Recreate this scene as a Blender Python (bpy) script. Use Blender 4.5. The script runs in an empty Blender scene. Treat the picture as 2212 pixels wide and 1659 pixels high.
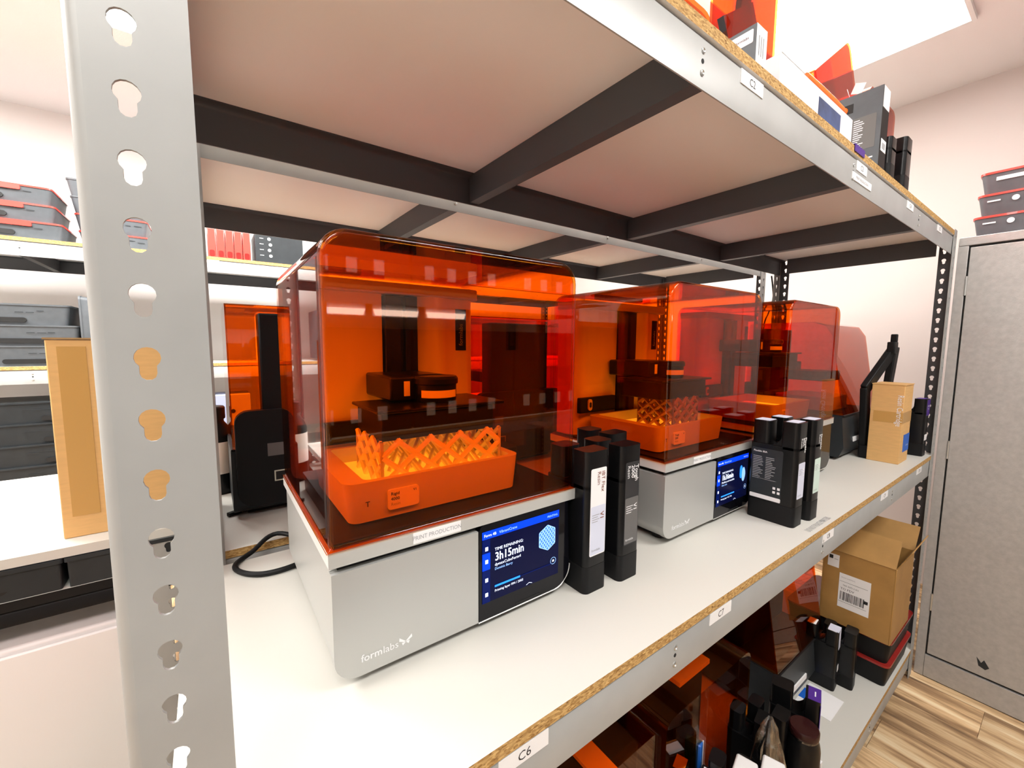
import bpy, bmesh, math, random
from mathutils import Matrix, Vector

random.seed(7)
SC = bpy.context.scene
COL = SC.collection
PI = math.pi

# ------------------------------------------------------------------ camera
F_PX, YAW, PITCH, ROLL, CAM_Z = 902.784, 0.626833, 0.096549, -0.0060637, 0.430
def camera():
    f = Vector((math.sin(YAW) * math.cos(PITCH), math.cos(YAW) * math.cos(PITCH), -math.sin(PITCH)))
    r = Vector((math.cos(YAW), -math.sin(YAW), 0)); d = f.cross(r)
    r2 = math.cos(ROLL) * r + math.sin(ROLL) * d
    d2 = -math.sin(ROLL) * r + math.cos(ROLL) * d
    cd = bpy.data.cameras.new('camera'); cd.sensor_width = 36; cd.lens = 36 * F_PX / 2212
    cd.clip_start = 0.01
    o = bpy.data.objects.new('camera', cd); COL.objects.link(o)
    m = Matrix((r2, -d2, -f)).transposed().to_4x4(); m.translation = (0, 0, CAM_Z)
    o.matrix_world = m; SC.camera = o
camera()

# ------------------------------------------------------------------ world, exposure
w = bpy.data.worlds.new('world'); SC.world = w; w.use_nodes = True
w.node_tree.nodes['Background'].inputs[0].default_value = (1, 1, 1, 1)
w.node_tree.nodes['Background'].inputs[1].default_value = 0.3
SC.view_settings.view_transform = 'Standard'; SC.view_settings.look = 'None'
SC.view_settings.gamma = 1.0; SC.view_settings.use_curve_mapping = False
SC.view_settings.exposure = 0.42
LIGHT_POWER = 15.0
SC.cycles.transparent_max_bounces = 28
SC.cycles.max_bounces = 6; SC.cycles.diffuse_bounces = 3; SC.cycles.glossy_bounces = 3
SC.cycles.use_adaptive_sampling = True; SC.cycles.adaptive_threshold = 0.05
SC.cycles.use_light_tree = False          # a handful of lamps: plain sampling is quicker
SC.cycles.sample_clamp_indirect = 6.0

# ------------------------------------------------------------------ heights of the place (z = 0 is the middle shelf)
FLOOR, CEIL = -0.95, 1.80
ROOM = (-2.6, 3.30, -1.9, 3.78)

# ------------------------------------------------------------------ materials
MATS = {}
def mat(name, color, rough=0.5, metal=0.0, emit=0.0, noise=0.0, nscale=40.0, bump=0.0, bscale=200.0, coat=0.0, stretch=None, spec=0.5):
    if name in MATS: return MATS[name]
    m = bpy.data.materials.new(name); m.use_nodes = True; nt = m.node_tree
    b = nt.nodes['Principled BSDF']; c = (*color, 1) if len(color) == 3 else color
    b.inputs['Base Color'].default_value = c; b.inputs['Roughness'].default_value = rough
    b.inputs['Metallic'].default_value = metal; b.inputs['Coat Weight'].default_value = coat
    b.inputs['Specular IOR Level'].default_value = spec
    if emit:
        b.inputs['Emission Color'].default_value = c; b.inputs['Emission Strength'].default_value = emit
        if emit < 5: m.cycles.emission_sampling = 'NONE'      # the small lit screens need no light sampling
    if noise or bump:
        tc = nt.nodes.new('ShaderNodeTexCoord'); mp = nt.nodes.new('ShaderNodeMapping')
        if stretch: mp.inputs['Scale'].default_value = stretch
        nt.links.new(tc.outputs['Object'], mp.inputs[0])
    if noise:
        n = nt.nodes.new('ShaderNodeTexNoise'); n.inputs['Scale'].default_value = nscale; n.inputs['Detail'].default_value = 5
        nt.links.new(mp.outputs[0], n.inputs['Vector'])
        r = nt.nodes.new('ShaderNodeValToRGB')
        r.color_ramp.elements[0].position = 0.3; r.color_ramp.elements[1].position = 0.7
        r.color_ramp.elements[0].color = tuple(x * (1 - noise) for x in c[:3]) + (1,)
        r.color_ramp.elements[1].color = tuple(min(1, x * (1 + noise)) for x in c[:3]) + (1,)
        nt.links.new(n.outputs['Fac'], r.inputs[0]); nt.links.new(r.outputs[0], b.inputs['Base Color'])
    if bump:
        n2 = nt.nodes.new('ShaderNodeTexNoise'); n2.inputs['Scale'].default_value = bscale; n2.inputs['Detail'].default_value = 3
        nt.links.new(mp.outputs[0], n2.inputs['Vector'])
        bp = nt.nodes.new('ShaderNodeBump'); bp.inputs['Strength'].default_value = bump; bp.inputs['Distance'].default_value = 0.002
        nt.links.new(n2.outputs['Fac'], bp.inputs['Height']); nt.links.new(bp.outputs[0], b.inputs['Normal'])
    MATS[name] = m; return m

def tinted(name, col, edge, ior=1.45, rough=0.02, gloss=1.0):
    """clear tinted acrylic: tint deepens where the sheet is seen edge-on, as a longer path through it does"""
    m = bpy.data.materials.new(name); m.use_nodes = True; nt = m.node_tree
    for n in list(nt.nodes): nt.nodes.remove(n)
    out = nt.nodes.new('ShaderNodeOutputMaterial'); mix = nt.nodes.new('ShaderNodeMixShader')
    tr = nt.nodes.new('ShaderNodeBsdfTransparent'); gl = nt.nodes.new('ShaderNodeBsdfGlossy')
    gl.inputs['Roughness'].default_value = rough; gl.inputs['Color'].default_value = (gloss, gloss, gloss, 1)
    lw = nt.nodes.new('ShaderNodeLayerWeight'); lw.inputs[0].default_value = 0.5
    ramp = nt.nodes.new('ShaderNodeValToRGB')
    ramp.color_ramp.elements[0].color = (*col, 1); ramp.color_ramp.elements[0].position = 0.45
    ramp.color_ramp.elements[1].color = (*edge, 1); ramp.color_ramp.elements[1].position = 1.0
    p5 = nt.nodes.new('ShaderNodeMath'); p5.operation = 'POWER'; p5.inputs[1].default_value = 5.0
    fr = nt.nodes.new('ShaderNodeMath'); fr.operation = 'MULTIPLY_ADD'      # Schlick: f0 + (1 - f0) (1 - cos)^5, the same from both sides
    f0 = ((ior - 1) / (ior + 1)) ** 2; fr.inputs[1].default_value = 1 - f0; fr.inputs[2].default_value = f0
    nt.links.new(lw.outputs['Facing'], p5.inputs[0]); nt.links.new(p5.outputs[0], fr.inputs[0])
    nt.links.new(lw.outputs['Facing'], ramp.inputs[0]); nt.links.new(ramp.outputs[0], tr.inputs[0])
    nt.links.new(fr.outputs[0], mix.inputs[0]); nt.links.new(tr.outputs[0], mix.inputs[1]); nt.links.new(gl.outputs[0], mix.inputs[2])
    nt.links.new(mix.outputs[0], out.inputs[0]); MATS[name] = m; return m

STEEL = mat('grey_painted_steel', (0.40, 0.405, 0.395), 0.42, 0.25, noise=0.08, nscale=9)
STEELDARK = mat('darkened_steel', (0.075, 0.077, 0.084), 0.5, 0.3)  # dark reflections on joists and inner rack faces, put into the colour
RIVET = mat('zinc_rivet', (0.6, 0.6, 0.58), 0.3, 0.9)
HOLE = mat('dark_hole', (0.02, 0.02, 0.02), 0.9)
WHITEB = mat('white_melamine', (0.60, 0.585, 0.535), 0.5)
WHITEU = mat('brightened_underside', (0.88, 0.85, 0.83), 0.6)  # undersides coloured lighter to make up for weak bounce light
PAPER = mat('white_paper', (0.85, 0.84, 0.84), 0.6)
INK = mat('black_ink', (0.01, 0.01, 0.012), 0.6)
GREYINK = mat('grey_ink', (0.35, 0.35, 0.36), 0.6)
REDINK = mat('dark_red_ink', (0.25, 0.08, 0.05), 0.6)
WHITEINK = mat('white_ink', (0.85, 0.85, 0.85), 0.6)
DIMINK = mat('dim_white_ink', (0.42, 0.42, 0.42), 0.6)
SILVER = mat('silver_anodised', (0.50, 0.50, 0.48), 0.38, 0.35)
SILVER2 = mat('silver_light_edge', (0.58, 0.58, 0.555), 0.35, 0.3)
BLACKP = mat('black_plastic', (0.005, 0.005, 0.0055), 0.28, spec=0.28)
BLACKM = mat('black_matte_plastic', (0.009, 0.009, 0.0095), 0.45, spec=0.18)
DARKG = mat('dark_grey_plastic', (0.024, 0.028, 0.031), 0.45, noise=0.1, nscale=30, spec=0.3)
TRAYG = mat('slate_grey_plastic', (0.085, 0.095, 0.105), 0.45, noise=0.12, nscale=25)
DEEP = mat('deep_black', (0.003, 0.003, 0.003), 0.6)
GLASSB = mat('black_screen_glass', (0.003, 0.003, 0.005), 0.08, spec=0.3)
BRUSHED = mat('brushed_aluminium', (0.92, 0.92, 0.90), 0.36, 0.22, noise=0.03, nscale=30, stretch=(1, 1, 0.02))
TANKP = mat('pale_tank_plastic', (0.62, 0.60, 0.56), 0.4)
PRINT = mat('cream_resin_print', (0.90, 0.86, 0.74), 0.4)
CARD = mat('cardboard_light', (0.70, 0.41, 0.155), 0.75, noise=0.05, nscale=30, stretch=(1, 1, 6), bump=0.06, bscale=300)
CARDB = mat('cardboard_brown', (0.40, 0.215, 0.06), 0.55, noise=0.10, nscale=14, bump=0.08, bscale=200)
CARDIN = mat('cardboard_inside', (0.36, 0.215, 0.085), 0.8, noise=0.06, nscale=20)
TAPE = mat('brown_packing_tape', (0.56, 0.31, 0.09), 0.25, spec=0.6)
BLUE = mat('blue_sticker', (0.012, 0.12, 0.55), 0.45)
BLUEP = mat('blue_plastic', (0.01, 0.10, 0.42), 0.35)
PURPLE = mat('purple_label', (0.07, 0.018, 0.25), 0.45)
LAV = mat('lavender_label', (0.66, 0.68, 0.80), 0.55)
MINT = mat('mint_label', (0.62, 0.76, 0.68), 0.55)
REDLID = mat('red_translucent_lid', (0.62, 0.055, 0.04), 0.25, coat=0.3)
REDLIDD = mat('dark_red_lid', (0.20, 0.012, 0.010), 0.2, coat=0.3)
BROWNLID = mat('maroon_cap', (0.030, 0.007, 0.007), 0.25, spec=0.35)
WHITEP = mat('white_plastic', (0.82, 0.81, 0.80), 0.4)
LILAC = mat('lilac_white_card', (0.74, 0.71, 0.74), 0.6)
NAVY = mat('navy_picture', (0.045, 0.07, 0.17), 0.5, noise=0.5, nscale=18)
CABINET = mat('hammered_grey_enamel', (0.42, 0.405, 0.39), 0.38, 0.25, noise=0.08, nscale=60, bump=0.25, bscale=260)
WALLR = mat('bounce_tinted_wall', (0.66, 0.575, 0.54), 0.85)  # pinkish bounce light is put into this wall's colour
WALLM = mat('white_wall_paint', (0.84, 0.80, 0.775), 0.85)
CEILM = mat('ceiling_texture', (0.84, 0.81, 0.80), 0.95, bump=0.3, bscale=160)
PORTY = mat('port_outline', (0.62, 0.64, 0.52), 0.5)
LEDM = mat('led_panel', (1.0, 0.985, 0.96), 0.5, emit=LIGHT_POWER)
LEDR = mat('led_panel_dim', (1.0, 0.985, 0.96), 0.5, emit=LIGHT_POWER * 0.55)
LEDB = mat('led_panel_back', (1.0, 0.985, 0.96), 0.5, emit=LIGHT_POWER * 1.7)
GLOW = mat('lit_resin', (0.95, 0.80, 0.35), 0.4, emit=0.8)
UIBLUE = mat('ui_blue', (0.0, 0.035, 0.75), 0.5, emit=0.9, spec=0.12)
UIDARK = mat('ui_navy', (0.001, 0.002, 0.022), 0.3, emit=0.6, spec=0.12)
UIMID = mat('ui_side_bar', (0.0, 0.005, 0.07), 0.4, emit=0.6, spec=0.12)
UICYAN = mat('ui_progress_blue', (0.02, 0.22, 0.9), 0.5, emit=1.0, spec=0.12)
UIWHITE = mat('ui_white', (0.75, 0.82, 1.0), 0.5, emit=1.0, spec=0.12)
UIMIDB = mat('ui_icon_blue', (0.05, 0.16, 0.45), 0.5, emit=0.8, spec=0.12)
UIPALE = mat('ui_pale_blue', (0.28, 0.5, 0.95), 0.5, emit=0.9, spec=0.12)
AMBER = tinted('amber_acrylic', (1.0, 0.57, 0.15), (0.42, 0.09, 0.03), ior=1.42)
REDACR = tinted('red_amber_acrylic', (0.98, 0.40, 0.16), (0.5, 0.10, 0.05))
CLEARB = tinted('clear_film', (0.95, 0.95, 0.95), (0.75, 0.75, 0.75), ior=2.3, gloss=1.0, rough=0.06)
AMBOT = tinted('violet_film', (0.42, 0.22, 0.62), (0.25, 0.1, 0.45))

def chipboard():
    m = bpy.data.materials.new('chipboard_edge'); m.use_nodes = True; nt = m.node_tree; b = nt.nodes['Principled BSDF']
    tc = nt.nodes.new('ShaderNodeTexCoord'); mp = nt.nodes.new('ShaderNodeMapping'); mp.inputs['Scale'].default_value = (0.55, 1, 1.6)
    v = nt.nodes.new('ShaderNodeTexVoronoi'); v.inputs['Scale'].default_value = 330
    n = nt.nodes.new('ShaderNodeTexNoise'); n.inputs['Scale'].default_value = 260; n.inputs['Detail'].default_value = 4
    r = nt.nodes.new('ShaderNodeValToRGB'); r.color_ramp.elements[0].position = 0.05; r.color_ramp.elements[1].position = 0.95
    r.color_ramp.elements[0].color = (0.30, 0.15, 0.035, 1); r.color_ramp.elements[1].color = (0.68, 0.44, 0.17, 1)
    r2 = nt.nodes.new('ShaderNodeValToRGB'); r2.color_ramp.elements[0].position = 0.30; r2.color_ramp.elements[1].position = 0.42
    r2.color_ramp.elements[0].color = (0.30, 0.2, 0.1, 1); r2.color_ramp.elements[1].color = (1, 1, 1, 1)
    mx = nt.nodes.new('ShaderNodeMix'); mx.data_type = 'RGBA'; mx.blend_type = 'MULTIPLY'; mx.inputs[0].default_value = 0.85
    nt.links.new(tc.outputs['Object'], mp.inputs[0]); nt.links.new(mp.outputs[0], v.inputs['Vector']); nt.links.new(mp.outputs[0], n.inputs['Vector'])
    nt.links.new(v.outputs['Color'], r.inputs[0]); nt.links.new(n.outputs['Fac'], r2.inputs[0])
    nt.links.new(r.outputs[0], mx.inputs[6]); nt.links.new(r2.outputs[0], mx.inputs[7]); nt.links.new(mx.outputs[2], b.inputs['Base Color'])
    b.inputs['Roughness'].default_value = 0.85; MATS['chip'] = m; return m
CHIP = chipboard()

def plankmat():
    m = bpy.data.materials.new('wood_look_vinyl'); m.use_nodes = True; nt = m.node_tree; b = nt.nodes['Principled BSDF']
    tc = nt.nodes.new('ShaderNodeTexCoord'); mp = nt.nodes.new('ShaderNodeMapping'); mp.inputs['Scale'].default_value = (1, 0.09, 1)
    oi = nt.nodes.new('ShaderNodeObjectInfo'); add = nt.nodes.new('ShaderNodeVectorMath'); add.operation = 'ADD'
    sc = nt.nodes.new('ShaderNodeVectorMath'); sc.operation = 'SCALE'; sc.inputs['Scale'].default_value = 37.0
    cx = nt.nodes.new('ShaderNodeCombineXYZ')
    for i in range(3): nt.links.new(oi.outputs['Random'], cx.inputs[i])
    nt.links.new(cx.outputs[0], sc.inputs[0]); nt.links.new(tc.outputs['Object'], mp.inputs[0])
    nt.links.new(mp.outputs[0], add.inputs[0]); nt.links.new(sc.outputs[0], add.inputs[1])
    n = nt.nodes.new('ShaderNodeTexNoise'); n.inputs['Scale'].default_value = 16; n.inputs['Detail'].default_value = 7; n.inputs['Roughness'].default_value = 0.62
    nt.links.new(add.outputs[0], n.inputs['Vector'])
    r = nt.nodes.new('ShaderNodeValToRGB'); e = r.color_ramp.elements
    e[0].position = 0.34; e[0].color = (0.15, 0.085, 0.045, 1); e[1].position = 0.66; e[1].color = (0.92, 0.74, 0.48, 1)
    x = e.new(0.46); x.color = (0.40, 0.24, 0.12, 1); x = e.new(0.55); x.color = (0.74, 0.50, 0.27, 1)
    nt.links.new(n.outputs['Fac'], r.inputs[0])
    hs = nt.nodes.new('ShaderNodeHueSaturation'); mr = nt.nodes.new('ShaderNodeMapRange')
    mr.inputs[3].default_value = 0.72; mr.inputs[4].default_value = 1.25
    nt.links.new(oi.outputs['Random'], mr.inputs[0]); nt.links.new(mr.outputs[0], hs.inputs['Value'])
    nt.links.new(r.outputs[0], hs.inputs['Color']); nt.links.new(hs.outputs[0], b.inputs['Base Color'])
    b.inputs['Roughness'].default_value = 0.45; MATS['plank'] = m; return m
PLANK = plankmat()

# ------------------------------------------------------------------ mesh helpers
class MB:
    def __init__(self): self.v = []; self.f = []; self.m = []; self.mats = []
    def mi(self, m):
        if m not in self.mats: self.mats.append(m)
        return self.mats.index(m)
    def add(self, vs, fs, m):
        b = len(self.v); i = self.mi(m); self.v += [tuple(p) for p in vs]
        for f in fs: self.f.append(tuple(b + k for k in f)); self.m.append(i)
        return self
    def box(self, x0, x1, y0, y1, z0, z1, m, faces=None):
        vs = [(x, y, z) for z in (z0, z1) for y in (y0, y1) for x in (x0, x1)]
        fs = [(0, 2, 3, 1), (4, 5, 7, 6), (0, 1, 5, 4), (2, 6, 7, 3), (0, 4, 6, 2), (1, 3, 7, 5)]
        if faces:
            for k, f in enumerate(fs): self.add(vs, [f], faces.get(k, m))
            return self
        return self.add(vs, fs, m)
    def obox(self, o, u, v, n, su, sv, sn, m):
        """box with corner o spanned by unit vectors u, v, n"""
        o, u, v, n = Vector(o), Vector(u) * su, Vector(v) * sv, Vector(n) * sn
        vs = [o + a * u + b * v + c * n for c in (0, 1) for b in (0, 1) for a in (0, 1)]
        return self.add(vs, [(0, 2, 3, 1), (4, 5, 7, 6), (0, 1, 5, 4), (2, 6, 7, 3), (0, 4, 6, 2), (1, 3, 7, 5)], m)
    def prism(self, poly, axis, a, b, m, cap=None):
        """2-D outline poly extruded along axis from a to b; poly coords are the two other axes in order"""
        def P(p, t): return (t, p[0], p[1]) if axis == 'x' else (p[0], t, p[1]) if axis == 'y' else (p[0], p[1], t)
        n = len(poly); vs = [P(p, a) for p in poly] + [P(p, b) for p in poly]
        self.add(vs, [(i, (i + 1) % n, n + (i + 1) % n, n + i) for i in range(n)], m)
        return self.add(vs, [tuple(range(n))[::-1], tuple(range(n, 2 * n))], cap or m)
    def tube(self, pts, r, m, k=8, closed_ends=True):
        pts = [Vector(p) for p in pts]; vs = []; fs = []; up = Vector((0.123, 0.31, 0.94)).normalized()
        rr = r if isinstance(r, (list, tuple)) else [r] * len(pts)
        for i, p in enumerate(pts):
            t = (pts[min(i + 1, len(pts) - 1)] - pts[max(i - 1, 0)]).normalized()
            a = t.cross(up)
            if a.length < 1e-3: a = t.cross(Vector((1, 0, 0)))
            a.normalize(); b = t.cross(a)
            for j in range(k):
                th = 2 * PI * j / k; vs.append(p + rr[i] * (math.cos(th) * a + math.sin(th) * b))
        for i in range(len(pts) - 1):
            for j in range(k): fs.append((i * k + j, i * k + (j + 1) % k, (i + 1) * k + (j + 1) % k, (i + 1) * k + j))
        if closed_ends: fs += [tuple(range(k))[::-1], tuple(range((len(pts) - 1) * k, len(pts) * k))]
        return self.add(vs, fs, m)
    def lathe(self, prof, c, m, k=24, axis='z'):
        vs = []; fs = []
        for (r, h) in prof:
            for j in range(k):
                t = 2 * PI * j / k; p = (r * math.cos(t), r * math.sin(t), h)
                if axis == 'y': p = (p[0], p[2], p[1])
                if axis == 'x': p = (p[2], p[0], p[1])
                vs.append((c[0] + p[0], c[1] + p[1], c[2] + p[2]))
        for i in range(len(prof) - 1):
            for j in range(k): fs.append((i * k + j, i * k + (j + 1) % k, (i + 1) * k + (j + 1) % k, (i + 1) * k + j))
        fs += [tuple(range(k))[::-1], tuple(range((len(prof) - 1) * k, len(prof) * k))]
        return self.add(vs, fs, m)
    def quad(self, o, u, v, su, sv, m):
        o, u, v = Vector(o), Vector(u) * su, Vector(v) * sv
        return self.add([o, o + u, o + u + v, o + v], [(0, 1, 2, 3)], m)
    def text(self, s, size, o, u, v, m, align='LEFT', squeeze=1.0, bold=False):
        key = (s, align); 
        if key not in TEXTS:
            cu = bpy.data.curves.new('lettering', 'FONT'); cu.body = s; cu.align_x = align; cu.resolution_u = 2; cu.size = 1
            to = bpy.data.objects.new('lettering', cu); me = bpy.data.meshes.new_from_object(to)
            TEXTS[key] = ([tuple(q.co) for q in me.vertices], [tuple(p.vertices) for p in me.polygons])
            bpy.data.objects.remove(to); bpy.data.curves.remove(cu); bpy.data.meshes.remove(me)
        vs, fs = TEXTS[key]; o, u, v = Vector(o), Vector(u), Vector(v)
        offs = ((0, 0), (0.035, 0), (0.0, 0.03)) if bold else ((0, 0),)
        nrm = u.cross(v) * 0.00004
        for q, (dx, dy) in enumerate(offs):
            self.add([o + nrm * q + u * ((p[0] + dx) * size * squeeze) + v * ((p[1] + dy) * size) for p in vs], fs, m)
        return self
TEXTS = {}

def rrect(x0, x1, y0, y1, r, k=5, corners=(1, 1, 1, 1)):
    """rounded rectangle outline, counter-clockwise; corners = bl, br, tr, tl"""
    if not isinstance(r, (tuple, list)): r = [r] * 4
    pts = []
    for (cx, cy, sx, sy, a0, on, rr) in ((x0, y0, 1, 1, PI, corners[0], r[0]), (x1, y0, -1, 1, 1.5 * PI, corners[1], r[1]),
                                          (x1, y1, -1, -1, 0, corners[2], r[2]), (x0, y1, 1, -1, 0.5 * PI, corners[3], r[3])):
        if not on or rr <= 0: pts.append((cx, cy)); continue
        for i in range(k + 1):
            t = a0 + 0.5 * PI * i / k; pts.append((cx + sx * rr + rr * math.cos(t), cy + sy * rr + rr * math.sin(t)))
    return pts

def mesh_from(mb, name, smooth=35):
    me = bpy.data.meshes.new(name); me.from_pydata(mb.v, [], mb.f)
    for m in mb.mats: me.materials.append(m)
    me.polygons.foreach_set('material_index', mb.m); me.update()
    bm = bmesh.new(); bm.from_mesh(me)
    if getattr(mb, 'weld', False): bmesh.ops.remove_doubles(bm, verts=bm.verts, dist=1e-5)
    bmesh.ops.recalc_face_normals(bm, faces=bm.faces); bm.to_mesh(me); bm.free()
    if smooth:
        me.polygons.foreach_set('use_smooth', [True] * len(me.polygons)); me.set_sharp_from_angle(angle=math.radians(smooth))
    return me
def link(name, me, parent=None, loc=None, bevel=0.0, seg=2, clamp=True):
    o = bpy.data.objects.new(name, me); COL.objects.link(o)
    if parent: o.parent = parent
    if loc: o.location = loc
    if bevel:
        b = o.modifiers.new('bevel', 'BEVEL'); b.width = bevel; b.segments = seg; b.limit_method = 'ANGLE'; b.angle_limit = math.radians(40)
        b.harden_normals = False; b.use_clamp_overlap = clamp
    return o
def build(name, mb, parent=None, loc=None, bevel=0.0, smooth=35, seg=2, clamp=True):
    return link(name, mesh_from(mb, name, smooth), parent, loc, bevel, seg, clamp)
def tag(o, label, cat, group=None, kind=None):
    if label: o['label'] = label
    if cat: o['category'] = cat
    if group: o['group'] = group
    if kind: o['kind'] = kind
    return o
def thing(name, label, cat, loc=(0, 0, 0), rz=0.0, group=None):
    o = bpy.data.objects.new(name, None); COL.objects.link(o); o.empty_display_size = 0.05
    o.location = loc; o.rotation_euler = (0, 0, rz); return tag(o, label, cat, group)
def struct(name, mb, parent=None, smooth=0):
    o = build(name, mb, parent, smooth=smooth); o['kind'] = 'structure'; return o
def dup(root, loc, rz=0.0, label=None, group=None, rot=None, scale=None):
    r = root.copy(); COL.objects.link(r); r.location = loc; r.rotation_euler = rot if rot else (0, 0, rz)
    if scale: r.scale = scale
    if label: r['label'] = label
    if group: r['group'] = group
    for ch in list(root.children):
        c = ch.copy(); COL.objects.link(c); c.parent = r
        for g in list(ch.children):
            d = g.copy(); COL.objects.link(d); d.parent = c
    return r
X, Y, Z = Vector((1, 0, 0)), Vector((0, 1, 0)), Vector((0, 0, 1))

# ================================================================== THE ROOM
def room():
    x0, x1, y0, y1 = ROOM; t = 0.1
    fl = struct('floor', MB().box(x0 - t, x1 + t, y0 - t, y1 + t, FLOOR - 0.12, FLOOR - 0.006, PLANK)); tag(fl, 'wood look plank floor', None)
    struct('ceiling', MB().box(x0 - t, x1 + t, y0 - t, y1 + t, CEIL, CEIL + t, CEILM))
    struct('wall_right', MB().box(x1, x1 + t, y0 - t, y1 + t, FLOOR - 0.1, CEIL, WALLR))
    struct('wall_left', MB().box(x0 - t, x0, y0 - t, y1 + t, FLOOR - 0.1, CEIL, WALLM))
    struct('wall_back', MB().box(x0, x1, y1, y1 + t, FLOOR - 0.1, CEIL, WALLM))
    struct('wall_front', MB().box(x0, x1, y0 - t, y0, FLOOR - 0.1, CEIL, WALLM))
    # planks run along y, joints staggered
    W, L = 0.182, 1.22
    pm = mesh_from(MB().box(-W / 2 + 0.0006, W / 2 - 0.0006, -L / 2 + 0.0006, L / 2 - 0.0006, -0.006, 0.0, PLANK), 'plank', 0)
    nx = int((x1 - x0) / W) + 1
    for i in range(nx):
        off = (i * 0.41) % 1.0
        for j in range(-1, 5):
            cy = y0 + (j + off + 0.5) * L; cx = x0 + (i + 0.5) * W
            if cy + L / 2 < y0 or cy - L / 2 > y1: continue
            link('plank', pm, fl, (cx, cy, FLOOR))
    # ceiling light panels
    pans = [(-0.55, -0.75, 'above the front aisle near the camera'), (1.35, -0.75, 'above the front aisle by the cabinet'), (-1.35, 2.30, 'above the back aisle at the left'), (0.2, 2.30, 'above the middle of the back aisle'), (1.75, 2.30, 'above the back aisle on the right'), (-1.6, 0.9, 'over the left end of the racks'), (2.05, 0.70, 'over the right end of the racks')]
    for (px, py, where) in pans:
        t_ = thing('ceiling_light', 'white flat ceiling light panel ' + where, 'ceiling light', (px, py, CEIL), group='ceiling light panels')
        f = MB()
        for a in ((-0.61, 0.61, -0.31, -0.295), (-0.61, 0.61, 0.295, 0.31), (-0.61, -0.595, -0.295, 0.295), (0.595, 0.61, -0.295, 0.295)):
            f.box(a[0], a[1], a[2], a[3], -0.02, -0.0005, WHITEP)
        build('frame', f, t_, smooth=0)
        build('diffuser', MB().box(-0.595, 0.595, -0.295, 0.295, -0.014, -0.0005, LEDB if py > 1.5 else LEDR if px > 2 else LEDM), t_, smooth=0)
room()

# ================================================================== RACKS
def keyhole(k=5):
    pts = []; r, cz, hw, zb = 0.0065, 0.0030, 0.0042, -0.0108
    a0 = math.asin(hw / r)
    for i in range(13):
        t = -PI / 2 + a0 + (2 * PI - 2 * a0) * i / 12; pts.append((r * math.cos(t), cz + r * math.sin(t)))
    for i in range(k + 1):
        t = PI + PI * i / k; pts.append((hw * math.cos(t), zb + hw + hw * math.sin(t)))
    return pts
PITCHZ = 0.0381
def perforated(mb, u0, u1, hu, z0, z1, zref, th, mp, m):
    """plate in (u, z) with keyholes at centre hu every PITCHZ; mp(u, z, d) -> point, d = 0 face, th = back"""
    hp = keyhole(); n = len(hp)
    k0 = math.ceil((z0 - zref) / PITCHZ + 0.5); k1 = math.floor((z1 - zref) / PITCHZ - 0.5)
    zs = zref + k0 * PITCHZ - PITCHZ / 2; ze = zref + k1 * PITCHZ + PITCHZ / 2
    for (a, b) in ((z0, zs), (ze, z1)):
        if b - a > 1e-4:
            for d in (0, th): mb.add([mp(u0, a, d), mp(u1, a, d), mp(u1, b, d), mp(u0, b, d)], [(0, 1, 2, 3)], m)
    for k in range(k0, k1 + 1):
        c = zref + k * PITCHZ; rect = []
        ul, ur, h = u0 - hu, u1 - hu, PITCHZ / 2
        for (px, pz) in hp:
            s = min((ur / px) if px > 1e-6 else 1e9, (ul / px) if px < -1e-6 else 1e9, (h / abs(pz)) if abs(pz) > 1e-6 else 1e9)
            rect.append((px * s, pz * s))
        corners = [(ul, -h), (ur, -h), (ur, h), (ul, h)]
        for d in (0, th):
            vs = [mp(hu + p[0], c + p[1], d) for p in hp] + [mp(hu + p[0], c + p[1], d) for p in rect] + [mp(hu + p[0], c + p[1], d) for p in corners]
            fs = []
            for i in range(n):
                j = (i + 1) % n; f = [i, j, n + j]
                a, b = rect[i], rect[j]
                # insert a corner when two neighbours lie on different sides
                sa = 0 if abs(a[0] - ul) < 1e-7 else 1 if abs(a[0] - ur) < 1e-7 else 2 if a[1] < 0 else 3
                sb = 0 if abs(b[0] - ul) < 1e-7 else 1 if abs(b[0] - ur) < 1e-7 else 2 if b[1] < 0 else 3
                if sa != sb:
                    side = {frozenset((0, 2)): 0, frozenset((1, 2)): 1, frozenset((1, 3)): 2, frozenset((0, 3)): 3}[frozenset((sa, sb))]
                    f.append(2 * n + side)
                f.append(n + i); fs.append(tuple(f))
            mb.add(vs, fs, m)
        vs = [mp(hu + p[0], c + p[1], d) for d in (0, th) for p in hp]
        mb.add(vs, [(i, (i + 1) % n, n + (i + 1) % n, n + i) for i in range(n)], m)
    # outer edges
    for (u) in (u0, u1):
        mb.add([mp(u, z0, 0), mp(u, z1, 0), mp(u, z1, th), mp(u, z0, th)], [(0, 1, 2, 3)], m)
    for (z) in (z0, z1):
        mb.add([mp(u0, z, 0), mp(u1, z, 0), mp(u1, z, th), mp(u0, z, th)], [(0, 1, 2, 3)], m)
    return mb
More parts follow.
